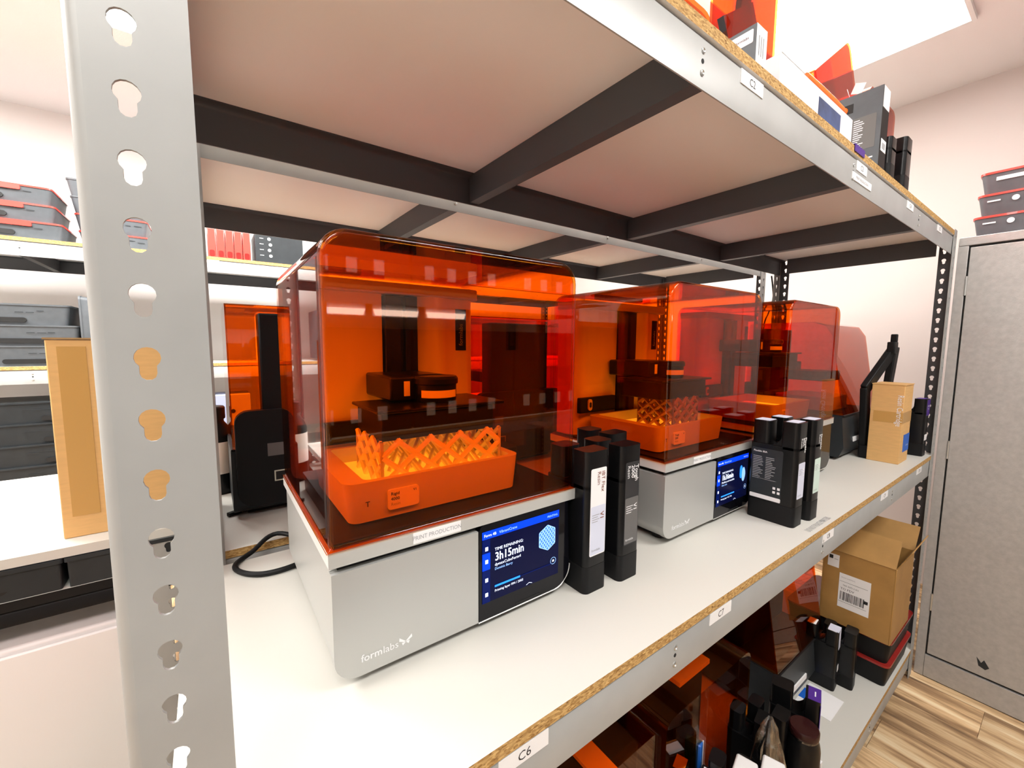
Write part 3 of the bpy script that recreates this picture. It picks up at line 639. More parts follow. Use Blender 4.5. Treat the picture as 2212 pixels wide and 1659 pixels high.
# ================================================================== CARTRIDGES
def cartridge(label, loc, rz=0.0, spine=None, side=None, top=None, group='black resin cartridges', h=0.250, w=0.054, dep=0.106, rot=None):
    """upright black cartridge, front spine faces -y; a notch parts the spine from the rear cap"""
    t = thing('resin_cartridge', label, 'cartridge', loc, rz, group)
    if rot: t.rotation_euler = rot
    a, c = w / 2, dep / 2; sh = h * 0.76
    build('body', MB().prism(rrect(-a, a, -c, c, 0.010, 5), 'z', 0.048, sh, BLACKP), t, bevel=0.004, seg=3)
    build('spine', MB().prism(rrect(-a, a, -c, -c + 0.036, [0.010, 0.010, 0.004, 0.004], 5), 'z', sh - 0.006, h, BLACKP), t, bevel=0.0055, seg=3)
    k = 7; r = 0.030; y_ = -c + 0.0355
    fil = [(y_, sh - 0.004), (y_, sh + r)] + [(y_ + r - r * math.cos(PI / 2 * q / k), sh + r - r * math.sin(PI / 2 * q / k)) for q in range(1, k + 1)] + [(y_ + r, sh - 0.004)]
    build('shoulder', MB().prism(fil, 'x', -a + 0.003, a - 0.003, BLACKP), t, smooth=60)
    build('foot', MB().prism(rrect(-a - 0.0004, a + 0.0004, -c - 0.0004, c + 0.0004, 0.0104, 5), 'z', 0.0, 0.0476, BLACKM), t, bevel=0.0015)
    build('cap', MB().prism(rrect(-a + 0.004, a - 0.004, -c + 0.064, c - 0.002, 0.010, 4), 'z', sh - 0.004, h - 0.004, BLACKP), t, bevel=0.004, seg=3)
    if spine:
        bg, txt, fg, low, lowm, ver = spine; y = -c - 0.0003
        z1, z0 = h - 0.030, 0.066
        if bg: build('spine_label', MB().prism(rrect(-a + 0.009, a - 0.007, z0, z1, 0.003, 3), 'y', y, -c + 0.002, bg), t, smooth=0)
        for i, (s, b_) in enumerate(txt): build('lettering', MB().text(s, 0.0125 if b_ else 0.0115, (0.008 - i * 0.0105, y - 0.0004, z1 - 0.006), -Z, X, fg, squeeze=0.95, bold=b_), t, smooth=0)
        if ver: build('version_mark', MB().text(ver, 0.0125, (0.006, y - 0.0004, z1 - 0.078), -Z, X, fg, bold=True), t, smooth=0)
        if low:
            lo = MB().prism(rrect(-a + 0.010, a - 0.008, z0 + 0.002, z0 + 0.088, 0.002, 2), 'y', y - 0.0002, -c + 0.002, low)
            lo.text('formlabs', 0.0062, (-a + 0.013, y - 0.0005, z0 + 0.008), X, Z, lowm)
            for q in range(4): lo.quad((-a + 0.013, y - 0.0004, z0 + 0.072 - q * 0.004), X, Z, 0.018 - (q % 2) * 0.004, 0.0012, lowm)
            build('lower_label', lo, t, smooth=0)
    if side:
        s = MB(); x = -a - 0.0003
        s.prism(rrect(-c + 0.030, c - 0.006, 0.052, sh - 0.012, 0.003, 3), 'x', x, -a + 0.002, DARKG)
        s.prism(rrect(-c + 0.030, c - 0.006, 0.052, 0.062, 0.002, 3), 'x', x - 0.0003, -a + 0.002, PAPER)
        rnd = random.Random(5)
        s.text(side, 0.0062, (x - 0.0005, c - 0.010, sh - 0.022), -Y, Z, WHITEINK, bold=True)
        for col in (0, 1):
            for q in range(14):
                s.quad((x - 0.0005, c - 0.010 - col * 0.029, sh - 0.034 - q * 0.0042), -Y, Z, 0.012 + rnd.random() * 0.012, 0.0014, DIMINK)
        s.quad((x - 0.0005, c - 0.009, 0.102), -Y, Z, 0.056, 0.0006, DIMINK)
        for q in range(4): s.quad((x - 0.0005, -c + 0.048 - (q % 2) * 0.010, 0.072 + (q // 2) * 0.010), -Y, Z, 0.006, 0.006, WHITEINK)
        build('side_label', s, t, smooth=0)
    if top:
        build('top_label', MB().box(-a + 0.0055, a - 0.0055, -c + 0.006, -c + 0.031, h - 0.001, h + 0.0008, top), t, smooth=0)
    if top and top is not PURPLE:
        build('top_label', MB().box(-a + 0.008, a - 0.008, -c + 0.068, c - 0.006, h - 0.006, h - 0.003, top), t, smooth=0)
    return t
BLKLAB = mat('black_label', (0.022, 0.022, 0.024), 0.6)
GREYLAB = mat('grey_label', (0.13, 0.125, 0.12), 0.55)
GA = 'black cartridges between the first two printers'
cartridge('black cartridge with a tall white and lavender label, right beside the nearest printer', (0.5275, 0.528, 0), 0.0, (PAPER, (('IBT Flex', False), ('Resin', False)), REDINK, LAV, GREYINK, 'V1'), None, None, GA)
cartridge('black cartridge with bold white lettering above a grey lower label on its spine', (0.607, 0.520, 0), 0.0, (BLKLAB, (('Tough', True), ('2000', True), ('Resin', False)), WHITEINK, GREYLAB, WHITEINK, 'V1'), None, None, GA)
cartridge('plain black cartridge half hidden between the second printer and its neighbour', (0.668, 0.600, 0), 0.02, (None, (('Clear', True),), WHITEINK, None, None, None), None, None, GA)
GB = 'black cartridges in front of the third printer'
cartridge('black cartridge with printed side panel and pale lavender label, before the second screen', (1.118, 0.431, 0), 0.0, (None, (('Flexible', True), ('80A', True), ('Resin', False)), WHITEINK, LAV, GREYINK, 'V1.1'), 'Flexible 80A', LAV, GB)
cartridge('black cartridge with a pale mint lower label, rightmost of the pair on the shelf edge', (1.197, 0.425, 0), 0.0, (None, (('Durable', True), ('Resin', False)), WHITEINK, MINT, GREYINK, 'V2.1'), 'Durable', LAV, GB)

# ================================================================== WEDGE PRINTERS (dark base, sloping amber cover)
def wedge_printer(label, loc, rz, group='dark printers with sloping amber covers', note=True, tank=True, core=False):
    t = thing('resin_printer', label, 'printer', loc, rz, group); a, c = 0.195, 0.185
    base = [(-c + 0.014, 0.012), (-c, 0.05), (-c + 0.012, 0.168), (c, 0.168), (c, 0.02), (c - 0.01, 0.012)]
    build('base_housing', MB().prism(base, 'x', -a, a, DARKG), t, bevel=0.008, seg=3)
    build('foot_plate', MB().box(-a + 0.03, a - 0.03, -c + 0.04, c - 0.03, 0.0, 0.013, DEEP), t, smooth=0)
    # black rear tower, seen from behind
    build('tower', MB().prism(rrect(-0.185, 0.185, 0.030, 0.265, [0.035, 0.035, 0.03, 0.03], 5), 'y', c - 0.004, c + 0.022, BLACKM), t, bevel=0.003)
    build('column', MB().box(-0.125, 0.125, c - 0.055, c + 0.004, 0.168, 0.500, BLACKM), t, bevel=0.004)
    side = [(-c + 0.010, 0.169), (-c + 0.060, 0.470), (-c + 0.085, 0.508), (-c + 0.120, 0.520), (c - 0.012, 0.520), (c - 0.006, 0.505), (c - 0.006, 0.169)]
    n = len(side); xs = a - 0.004; mb = MB()
    for s in (-1, 1):
        for dx in (0, 0.003): mb.add([(s * (xs - dx), p[0], p[1]) for p in side], [tuple(range(n))], AMBER)
    for off in (0, 0.003):
        pts = [(p[0] + (off if p[0] < 0 else -off * 0.8), p[1] - (off if p[1] > 0.3 else 0)) for p in side]
        mb.add([(-xs, *p) for p in pts] + [(xs, *p) for p in pts], [(i, i + 1, n + i + 1, n + i) for i in range(n - 1)], AMBER)
    build('cover', mb, t, smooth=30)['label'] = 'sloping transparent amber cover'
    build('rim', MB().box(-a + 0.001, a - 0.001, -c + 0.006, c - 0.002, 0.166, 0.171, BLACKM), t, bevel=0.001)
    if core: build('darkening_core', MB().box(-0.175, 0.175, -0.05, c - 0.02, 0.172, 0.44, BLACKM), t, bevel=0.02)  # added black block that darkens the view through the cover
    if tank:
        build('tank', MB().prism(rrect(-0.13, 0.09, -0.11, 0.09, 0.02, 4), 'z', 0.172, 0.225, TANKP), t, bevel=0.003)
        build('platform', MB().box(-0.075, 0.075, -0.08, 0.08, 0.285, 0.325, BLACKM).box(-0.03, 0.03, 0.05, c - 0.05, 0.32, 0.36, BLACKM), t, bevel=0.003)
    fr = MB().box(-0.09, 0.03, -c - 0.0012, -c + 0.014, 0.062, 0.08, PAPER) if note else MB().box(-0.02, 0.02, -c - 0.0012, -c + 0.01, 0.07, 0.075, DIMINK)
    build('front_sticker', fr, t, smooth=0)
    prt = MB()
    prt.box(0.075, 0.108, c + 0.0215, c + 0.0226, 0.085, 0.112, PORTY).box(0.078, 0.105, c + 0.0222, c + 0.0230, 0.088, 0.109, DEEP)
    build('network_port', prt, t, smooth=0)
    build('rating_plate', MB().box(0.085, 0.12, c + 0.0215, c + 0.0224, 0.150, 0.182, GREYLAB), t, smooth=0)
    return t
wedge_printer('dark printer with sloping amber cover at the far end of the middle shelf', (2.085, 0.695, 0), 0.0)
wedge_printer('black backed printer with amber cover seen left of the nearest printer', (0.225, 1.375, 0), PI)
wedge_printer('black backed printer with amber cover seen through the right of the nearest hood', (0.895, 1.375, 0), PI)
wedge_printer('amber covered printer on the rear rack glimpsed behind the second printer', (1.45, 1.375, 0), PI)

# spare black frame leaning at the far end of the shelf
def lean_frame():
    t = thing('spare_frame', 'black plastic frame leaning behind the small cardboard box', 'frame', (2.09, 0.488, 0.0))
    A, B = Vector((-0.035, 0.002, 0.0)), Vector((-0.085, 0.002, 0.275)); C_, D = Vector((0.085, -0.036, 0.425)), Vector((0.10, -0.005, 0.02))
    for nm, p, q, wd in (('upright', A, B, 0.048), ('top_bar', B - Vector((0.01, 0, 0.012)), C_, 0.046), ('upright', C_, D, 0.050)):
        u = (q - p).normalized(); v = u.cross(Y).normalized(); n = u.cross(v)
        build(nm, MB().obox(p - v * wd / 2 - n * 0.011, u, v, n, (q - p).length, wd, 0.022, BLACKM), t, bevel=0.004)
    build('hook', MB().box(0.03, 0.075, -0.048, -0.024, 0.40, 0.445, BLACKM).box(0.060, 0.076, -0.046, -0.026, 0.435, 0.475, BLACKM), t, bevel=0.003)
    build('foot', MB().box(-0.075, -0.02, -0.028, 0.012, 0.0, 0.05, BLACKM), t, bevel=0.006)
lean_frame()

# ================================================================== BOXES ON THE MIDDLE SHELF
def tall_carton():
    t = thing('cardboard_box', 'small tan cardboard box with a blue sticker at the far end of the shelf', 'box', (2.067, 0.424, 0.0), 0.0)
    a, c, h = 0.060, 0.046, 0.288
    build('carton', MB().box(-a, a, -c, c, 0, h, CARD), t, bevel=0.0015)
    build('lid_flap', MB().box(-a - 0.001, a + 0.001, -c - 0.002, c + 0.001, h, h + 0.003, CARD), t, smooth=0)
    build('tape', MB().box(-a - 0.0006, a + 0.0006, -c - 0.0006, c - 0.01, 0.150, 0.190, TAPE), t, smooth=0)
    build('blue_sticker', MB().box(a - 0.08, a + 0.0008, -c - 0.0008, -c + 0.04, 0.040, 0.105, BLUE).text('formlabs', 0.009, (a - 0.045, -c - 0.0012, 0.06), X, Z, WHITEINK), t, smooth=0)
    tx = MB().text('Resin Cartridge', 0.024, (-a - 0.0009, c - 0.075, h - 0.035), -Z, -Y, WHITEINK, squeeze=0.75)
    build('printed_name', tx, t, smooth=0)
    build('paper_slip', MB().box(a + 0.003, a + 0.006, -c + 0.002, -c + 0.045, 0.095, 0.205, PAPER), t, smooth=0)
tall_carton()
cartridge('black cartridge with a purple top label beside the right post', (2.262, 0.405, 0), 0.0, (None, (), WHITEINK, None, None, None), None, PURPLE, 'purple labelled cartridges', 0.225, 0.06, 0.10)
pl = MB().box(-0.02, 0.028, -0.0505, -0.048, 0.160, 0.222, PURPLE); pl.text('Castable', 0.009, (0.004, -0.0508, 0.195), X, Z, WHITEINK, 'CENTER'); pl.text('Wax', 0.009, (0.004, -0.0508, 0.183), X, Z, WHITEINK, 'CENTER')
_c = [o for o in bpy.data.objects if o.name.startswith('resin_cartridge') and o.parent is None][-1]
build('front_label', pl, _c, smooth=0); build('barcode_sticker', MB().box(-0.018, 0.022, -0.0505, -0.048, 0.062, 0.085, PAPER), _c, smooth=0)

# ================================================================== TRAYS / TANK CASES
def tray(label, loc, rz=0.0, w=0.34, dep=0.30, h=0.082, body=None, lid=None, rim=False, slot=0.16, slot_x=-0.04, group='stacked resin tank trays', name='tank_tray', lid_tab=True, marks=True, rot=None, taper=0.012, rad=0.02):
    t = thing(name, label, 'tray', loc, rz, group); body = body or TRAYG
    if rot: t.rotation_euler = rot
    a, c = w / 2, dep / 2; mb = MB()
    V = lambda L, z: [(p[0], p[1], z) for p in L]
    bo = rrect(-a + taper, a - taper, -c + taper * 0.8, c - taper * 0.8, rad * 0.8, 4); to = rrect(-a, a, -c, c, rad, 4); n = len(bo)
    mb.add(V(bo, 0) + V(to, h - 0.008), [(i, (i + 1) % n, n + (i + 1) % n, n + i) for i in range(n)], body); mb.add(V(bo, 0), [tuple(range(n))], body); mb.add(V(to, h - 0.008), [tuple(range(n))], body)
    build('tub', mb, t, smooth=40)
    lm = lid or body
    build('lid', MB().prism(rrect(-a - 0.003, a + 0.003, -c - 0.003, c + 0.003, rad * 1.1, 4), 'z', h - 0.008, h - 0.0005, lm), t, bevel=0.002)
    if lid and lid_tab: build('lid_tab', MB().prism(rrect(-a * 0.75, a * 0.45, h - 0.026, h - 0.006, 0.006, 3), 'y', -c - 0.006, -c + 0.004, lid), t)
    if slot: build('grip_slot', MB().prism(rrect(slot_x - slot / 2, slot_x + slot / 2, 0.012, 0.034, 0.011, 5), 'y', -c + 0.0005, -c + 0.014, DEEP), t)
    if marks:
        mk = MB(); rnd = random.Random(len(label))
        for q in range(3): mk.quad((a * 0.1 + q * 0.035, -c + 0.0005, h * 0.58 + rnd.random() * 0.008), X, Z, 0.02 + rnd.random() * 0.012, 0.003, DARKG)
        build('scribble', mk, t, smooth=0)
    return t
# three red lidded trays on the far upper shelf, drawers below
for i, dx in enumerate((0.02, 0.0, -0.005)):
    tray('grey tray with a red lid, %s of the stack on the far upper shelf' % ('bottom', 'middle', 'top')[i], (-0.745 + dx, 3.12, 0.9085 + 0.081 * i), 0.0, 0.36, 0.30, 0.081, TRAYG, REDLID, slot=0.17, slot_x=-0.06)
for i in range(4):
    tray('grey tray in the tall narrow stack behind the left post, %s' % ('lowest', 'second from below', 'third from below', 'topmost')[i], (-0.365 - 0.010 * i, 3.22, 0.9085 + 0.084 * i), 0.0, 0.28, 0.30, 0.084, TRAYG, REDLID if i < 2 else None, slot=0, lid_tab=False)
for i in range(3):
    tray('slate grey tray, %s of the stack on the far middle shelf' % ('bottom', 'middle', 'top')[i], (-0.745 + (0.03, 0.03, 0.0)[i], 3.12, 0.3085 + 0.098 * i), 0.0, 0.40, 0.32, 0.098, TRAYG, None, slot=0.17, slot_x=(0.02, 0.01, -0.03)[i])
tray('slate grey tray stood on end beside the cardboard carton', (-0.375, 3.10, 0.48), 0.0, 0.34, 0.30, 0.135, TRAYG, None, slot=0.16, slot_x=0.06, marks=False, rot=(0, -PI / 2, 0.0))
for i in range(4):
    tray('black grey tray, %s in the stack on the far lower shelf' % ('lowest', 'second', 'third', 'top')[i], (-0.755, 3.12, -0.2795 + 0.104 * i), 0.0, 0.40, 0.32, 0.104, DARKG, None, slot=0.12, slot_x=0.14)
# black trays in a row under the left board
for i in range(3):
    tray('black tray, %s along the row under the left rack board' % ('first from the post', 'second from the post', 'third from the post')[i], (-0.172 - 0.226 * i + 0.06, 1.1735, -0.0035), 0.0, 0.219, 0.30, 0.0555, DARKG, None, slot=0.085, slot_x=0.005, marks=False, taper=0.001, rad=0.004)
t = thing('white_cabinet', 'white cabinet standing under the left rack', 'cabinet', (-0.93, 1.30, FLOOR)); build('cabinet_case', MB().box(-0.80, 0.80, -0.268, 0.28, 0.0, 0.86, WHITEP), t, bevel=0.006)
for q in range(2): build('door', MB().box(-0.79 + 0.80 * q, -0.01 + 0.80 * q, -0.276, -0.2685, 0.06, 0.85, WHITEP), t, bevel=0.003)
# red trays standing like books on the far shelf
for i in range(5):
    t = thing('red_tank', 'red translucent tank standing on the far upper shelf, number %s from the post' % ('one', 'two', 'three', 'four', 'five')[i], 'tank', (0.045 + 0.042 * i, 3.05, 0.9085), group='red tanks standing in a row')
    build('shell', MB().box(-0.0195, 0.0195, -0.085, 0.085, 0, 0.16, REDLID), t, bevel=0.004)
    build('notch', MB().prism(rrect(-0.012, 0.012, 0.004, 0.04, 0.008, 4), 'y', -0.0862, -0.08, REDLIDD), t)
t = thing('accessory_case', 'dark grey case with white stickers on the far upper shelf', 'case', (0.385, 3.08, 0.9085))
build('case_body', MB().box(-0.13, 0.13, -0.11, 0.11, 0, 0.17, DARKG), t, bevel=0.004)
for i in range(4):
    build('round_sticker', MB().lathe([(0.009, 0), (0.009, -0.0015)], (-0.055 + 0.006 * (i % 2), -0.11, 0.14 - 0.033 * i), WHITEINK, 14, 'y'), t)
    build('tick_mark', MB().box(-0.105, -0.085, -0.1112, -0.109, 0.139 - 0.033 * i, 0.142 - 0.033 * i, WHITEINK), t, smooth=0)
t = thing('white_bin', 'white bin with a black window on the far middle shelf', 'bin', (0.345, 3.05, 0.3085))
build('bin_body', MB().box(-0.10, 0.10, -0.09, 0.09, 0, 0.30, WHITEP), t, bevel=0.006); build('window', MB().prism(rrect(-0.05, 0.085, 0.20, 0.275, 0.012, 4), 'y', -0.0915, -0.085, DEEP), t)
t = thing('blue_file_box', 'pale blue file box on the far lower shelf beside the bottle', 'box', (0.10, 3.05, -0.2795))
build('file_body', MB().box(-0.09, 0.09, -0.09, 0.09, 0, 0.40, mat('pale_blue_card', (0.32, 0.36, 0.55), 0.6)), t, bevel=0.004); build('finger_hole', MB().lathe([(0.012, 0), (0.012, -0.001)], (0, -0.0905, 0.3), DEEP, 14, 'y'), t)

# brown carton on the left rack
t = thing('cardboard_carton', 'tall tan cardboard carton standing on the left rack board', 'carton', (-0.135, 1.165, 0.070), 0.0, None)
build('carton', MB().box(-0.096, 0.096, -0.098, 0.098, 0, 0.362, CARD), t, bevel=0.002)
build('tape', MB().box(-0.082, -0.045, -0.0988, 0.05, 0.04, 0.35, TAPE), t, smooth=0)
build('top_flap', MB().box(-0.098, 0.098, -0.1, 0.1, 0.3625, 0.3655, CARDIN), t, smooth=0)

# amber bottle with a white label behind the left post, network cable and power cord
t = thing('reagent_bottle', 'dark bottle with a white label behind the left post', 'bottle', (0.005, 1.44, 0.0))
build('bottle_body', MB().lathe([(0.036, 0), (0.040, 0.006), (0.040, 0.165), (0.034, 0.185), (0.020, 0.205), (0.020, 0.215)], (0, 0, 0), BLACKP, 28), t)
build('bottle_label', MB().lathe([(0.0405, 0.060), (0.0405, 0.150)], (0, 0, 0), PAPER, 28), t); build('screw_cap', MB().lathe([(0.023, 0.213), (0.024, 0.216), (0.024, 0.245), (0.021, 0.249)], (0, 0, 0), BLACKM, 24), t)
def smooth_path(pts, n=8):
    P = [Vector(p) for p in pts]; out = []
    for i in range(len(P) - 1):
        p0, p1, p2, p3 = P[max(i - 1, 0)], P[i], P[i + 1], P[min(i + 2, len(P) - 1)]
        for k in range(n):
            s = k / n; out.append(0.5 * ((2 * p1) + (p2 - p0) * s + (2 * p0 - 5 * p1 + 4 * p2 - p3) * s * s + (3 * p1 - p0 - 3 * p2 + p3) * s ** 3))
    return out + [P[-1]]
tag(build('power_cord', MB().tube(smooth_path([(0.30, 0.95, 0.005), (0.18, 0.93, 0.006), (0.10, 1.00, 0.018), (0.05, 0.965, 0.006), (0.020, 0.925, 0.0055), (0.030, 0.885, 0.0055), (0.065, 0.858, 0.0055), (0.12, 0.862, 0.0055), (0.2, 0.90, 0.0055)]), 0.0048, BLACKM, 10)), 'black power cord looped on the shelf behind the nearest printer', 'cord')
t = thing('network_cable', 'black network cable end lying on the rear shelf', 'cable', (0.045, 1.22, 0.0))
build('cable_run', MB().tube(smooth_path([(0.005, 0.005, 0.006), (0.03, 0.02, 0.010), (0.06, 0.03, 0.02), (0.10, 0.02, 0.03)]), 0.0035, BLACKM, 8), t)
build('plug', MB().obox((-0.024, -0.012, 0.001), Vector((0.86, 0.5, 0.0)).normalized(), Vector((-0.5, 0.86, 0)).normalized(), Z, 0.03, 0.012, 0.009, BLACKP), t, bevel=0.001)

# ================================================================== METAL CABINET WITH TRAYS ON TOP
def cabinet():
    xf, y0, y1, z0, z1 = 2.360, -0.585, 0.333, FLOOR, 0.843
    t = thing('metal_cabinet', 'tall grey hammered metal cabinet with double doors at the aisle end', 'cabinet', ((xf + 2.82) / 2, (y0 + y1) / 2, z0))
    ox, oy, oz = -(xf + 2.82) / 2, -(y0 + y1) / 2, -z0; L = (ox, oy, oz)
    build('case', MB().box(xf + 0.022, 2.82, y0, y1, z0 + 0.003, z1 - 0.032, CABINET), t, L, smooth=0)
    build('top_rail', MB().box(xf, 2.82, y0, y1, z1 - 0.032, z1, CABINET), t, L, bevel=0.002)
    build('side_stile', MB().box(xf, xf + 0.022, y1 - 0.028, y1, z0 + 0.003, z1 - 0.033, CABINET), t, L, bevel=0.001)
    build('side_stile', MB().box(xf, xf + 0.022, y0, y0 + 0.028, z0 + 0.003, z1 - 0.033, CABINET), t, L, bevel=0.001)
    build('kick_plate', MB().box(xf, xf + 0.022, y0 + 0.0285, y1 - 0.0285, z0 + 0.004, z0 + 0.098, CABINET), t, L, bevel=0.001)
    build('plinth_gap', MB().box(xf + 0.004, xf + 0.03, y0, y1, z0 + 0.0005, z0 + 0.004, DEEP), t, L, smooth=0)
    ym = (y0 + y1) / 2
    build('door_gap', MB().box(xf + 0.010, xf + 0.0215, y0 + 0.0285, y1 - 0.0285, z0 + 0.0985, z1 - 0.0335, DEEP), t, L, smooth=0)
    for (a, b, hs) in ((ym + 0.002, y1 - 0.033, y1 - 0.0305), (y0 + 0.033, ym - 0.002, y0 + 0.0305)):
        d = build('door', MB().box(xf + 0.001, xf + 0.0095, a, b, z0 + 0.107, z1 - 0.040, CABINET), t, L, bevel=0.0015)
        for zz in (0.66, 0.02, -0.62): build('hinge', MB().lathe([(0.0042, -0.036), (0.0042, 0.036)], (xf + 0.001, hs, zz), RIVET, 10), d)
        if hs < 0: build('handle', MB().lathe([(0.02, 0), (0.02, -0.006), (0.008, -0.008), (0.008, -0.03)], (xf + 0.001, b - 0.05, -0.05), RIVET, 18, 'x'), d)
    scuff = MB()
    build('scuff', MB().prism([(0.13, -0.80), (0.145, -0.775), (0.152, -0.79), (0.165, -0.772), (0.158, -0.805), (0.14, -0.812)], 'x', xf + 0.0006, xf + 0.0012, DARKG), t, L, smooth=0)
cabinet()
for i in range(3):
    t_ = tray('grey tray with a red rim on top of the metal cabinet, %s of three' % ('lowest', 'middle', 'topmost')[i], (2.56, 0.095 - 0.002 * i + 0.004 * (i == 0), 0.8435 + 0.080 * i), -PI / 2, 0.42, 0.27, 0.080, TRAYG, REDLID, slot=0, lid_tab=False, group='trays on the cabinet', marks=False)
    wl = MB().lathe([(0.0095, 0), (0.0095, -0.0016)], (-0.115, -0.1345, 0.052), WHITEINK, 16, 'y') if i < 2 else MB().box(-0.17, -0.07, -0.1352, -0.132, 0.045, 0.058, PAPER)
    build('round_sticker' if i < 2 else 'paper_label', wl, t_, smooth=0)
    if i < 2: build('name_mark', MB().box(-0.185, -0.152, -0.1352, -0.132, 0.050, 0.055, WHITEINK), t_, smooth=0)

# ================================================================== ON THE UPPER SHELF
def hood(label, loc, w, dep, h, rz=0.0, rot=None, m=None, group='spare amber hoods', extra=None):
    """spare printer hood: an open acrylic box"""
    t = thing('printer_hood', label, 'hood', loc, rz, group)
    if rot: t.rotation_euler = rot
    oo = arch(-w / 2, w / 2, 0.0, h, 0.028, 5); oi = arch(-w / 2 + 0.003, w / 2 - 0.003, 0.0, h - 0.003, 0.025, 5)
    build('shell', shell(oo, oi, -dep / 2, dep / 2, 0.003, m or AMBER), t, smooth=50)
    build('rim', MB().tube([(-w / 2, -dep / 2, 0.002), (w / 2, -dep / 2, 0.002)], 0.002, m or AMBER, 6).tube([(-w / 2, -dep / 2, 0.002), (-w / 2, dep / 2, 0.002)], 0.002, m or AMBER, 6), t)
    if extra: extra(t)
    return t
zt = ZT + 0.0005
hood('low amber hood lying at the edge of the upper shelf, nearest the camera', (0.43, 0.50, zt), 0.38, 0.28, 0.040)
def bracket(t):
    o = build('bracket', MB().obox((-0.07, -0.012, 0.12), Vector((0.8, 0.1, 0.55)).normalized(), Y, Vector((-0.55, 0, 0.8)).normalized(), 0.17, 0.012, 0.05, DARKG).obox((-0.03, 0.002, 0.10), Vector((0.15, 0, 0.98)).normalized(), Y, Vector((0.98, 0, -0.15)).normalized(), 0.25, 0.012, 0.035, DARKG), t)
hood('tall upright amber hood on the upper shelf, behind the small white edged carton', (0.885, 0.452, zt), 0.17, 0.045, 0.46, m=REDACR, extra=bracket)
hood('broad red amber hood tipped on its corner behind the white tray on the upper shelf', (1.393, 0.50, 0.998), 0.33, 0.05, 0.28, rot=(0, 0.95, 0), m=REDACR)
hood('red amber hood at the far right of the upper shelf behind the cartridges', (1.97, 0.58, zt), 0.30, 0.16, 0.43, m=REDACR)
def carton(label, x0, x1, y0, y1, h, front, side, name='cartridge_carton', extra=None, group='cartons on the upper shelf', z=zt):
    t = thing(name, label, 'carton', ((x0 + x1) / 2, (y0 + y1) / 2, z), 0.0, group); a, c = (x1 - x0) / 2, (y1 - y0) / 2
    build('box_body', MB().box(-a, a, -c, c, 0, h, side, {2: front}), t, bevel=0.0015)
    if extra: extra(t, a, c, h)
    return t
def ex1(t, a, c, h):
    mb = MB().prism(rrect(-c + 0.005, c - 0.004, h - 0.026, h - 0.006, 0.002, 3), 'x', -a - 0.0006, -a + 0.001, LILAC); mb.text('formlabs', 0.006, (-a - 0.0009, 0.0, h - 0.018), -Y, Z, INK, 'CENTER'); build('side_label', mb, t, smooth=0)
    mb = MB()
    for q in range(3): mb.quad((-a + 0.008 + q * 0.007, -c - 0.0004, h - 0.045), X, Z, 0.0022, 0.030, GREYINK)
    build('front_print', mb, t, smooth=0)
carton('small slate carton with a white front edge on the upper shelf near label C2', 0.722, 0.757, 0.348, 0.392, 0.070, PAPER, TRAYG, extra=ex1)
def white_tray():
    t = thing('open_carton', 'white open carton with a dark blue picture holding amber parts', 'carton', (1.015, 0.385, zt), 0.0, 'cartons on the upper shelf'); a, c, h = 0.185, 0.028, 0.072
    for nm, q in (('front_wall', (-a, a, -c, -c + 0.003)), ('back_wall', (-a, a, c - 0.003, c)), ('side_wall', (-a, -a + 0.003, -c + 0.0031, c - 0.0031)), ('side_wall', (a - 0.003, a, -c + 0.0031, c - 0.0031))):
        build(nm, MB().box(*q, 0.0, h, LILAC), t, smooth=0)
    build('bottom', MB().box(-a + 0.003, a - 0.003, -c + 0.003, c - 0.003, 0.0, 0.003, LILAC), t, smooth=0)
    build('flap', MB().obox((-a, -c - 0.0002, h), X, Vector((0, 0.35, 0.94)), Vector((0, -0.94, 0.35)), 0.10, 0.016, 0.0015, PAPER), t, smooth=0)
    build('picture', MB().box(-0.01, 0.11, -c - 0.0008, -c + 0.001, 0.0, h - 0.014, NAVY), t, smooth=0)
white_tray()
def bar(name, label, p, q, r, m, cat='part', group=None, flat=False):
    u = (Vector(q) - Vector(p)); t = thing(name, label, cat, p, 0, group)
    build('strip', MB().tube([(0, 0, 0), tuple(u * 0.3), tuple(u * 0.7), tuple(u)], [r * 0.85, r, r, r * 0.85], m, 12), t); build('end_cap', MB().tube([tuple(u), tuple(u * 1.02)], [r, r * 0.6], m, 12), t); return t
bar('amber_rod', 'bright orange acrylic rod lying along the white carton rim', (0.955, 0.365, zt + 0.081), (1.165, 0.365, zt + 0.081), 0.0085, mat('orange_acrylic', (0.95, 0.20, 0.02), 0.2), 'rod')
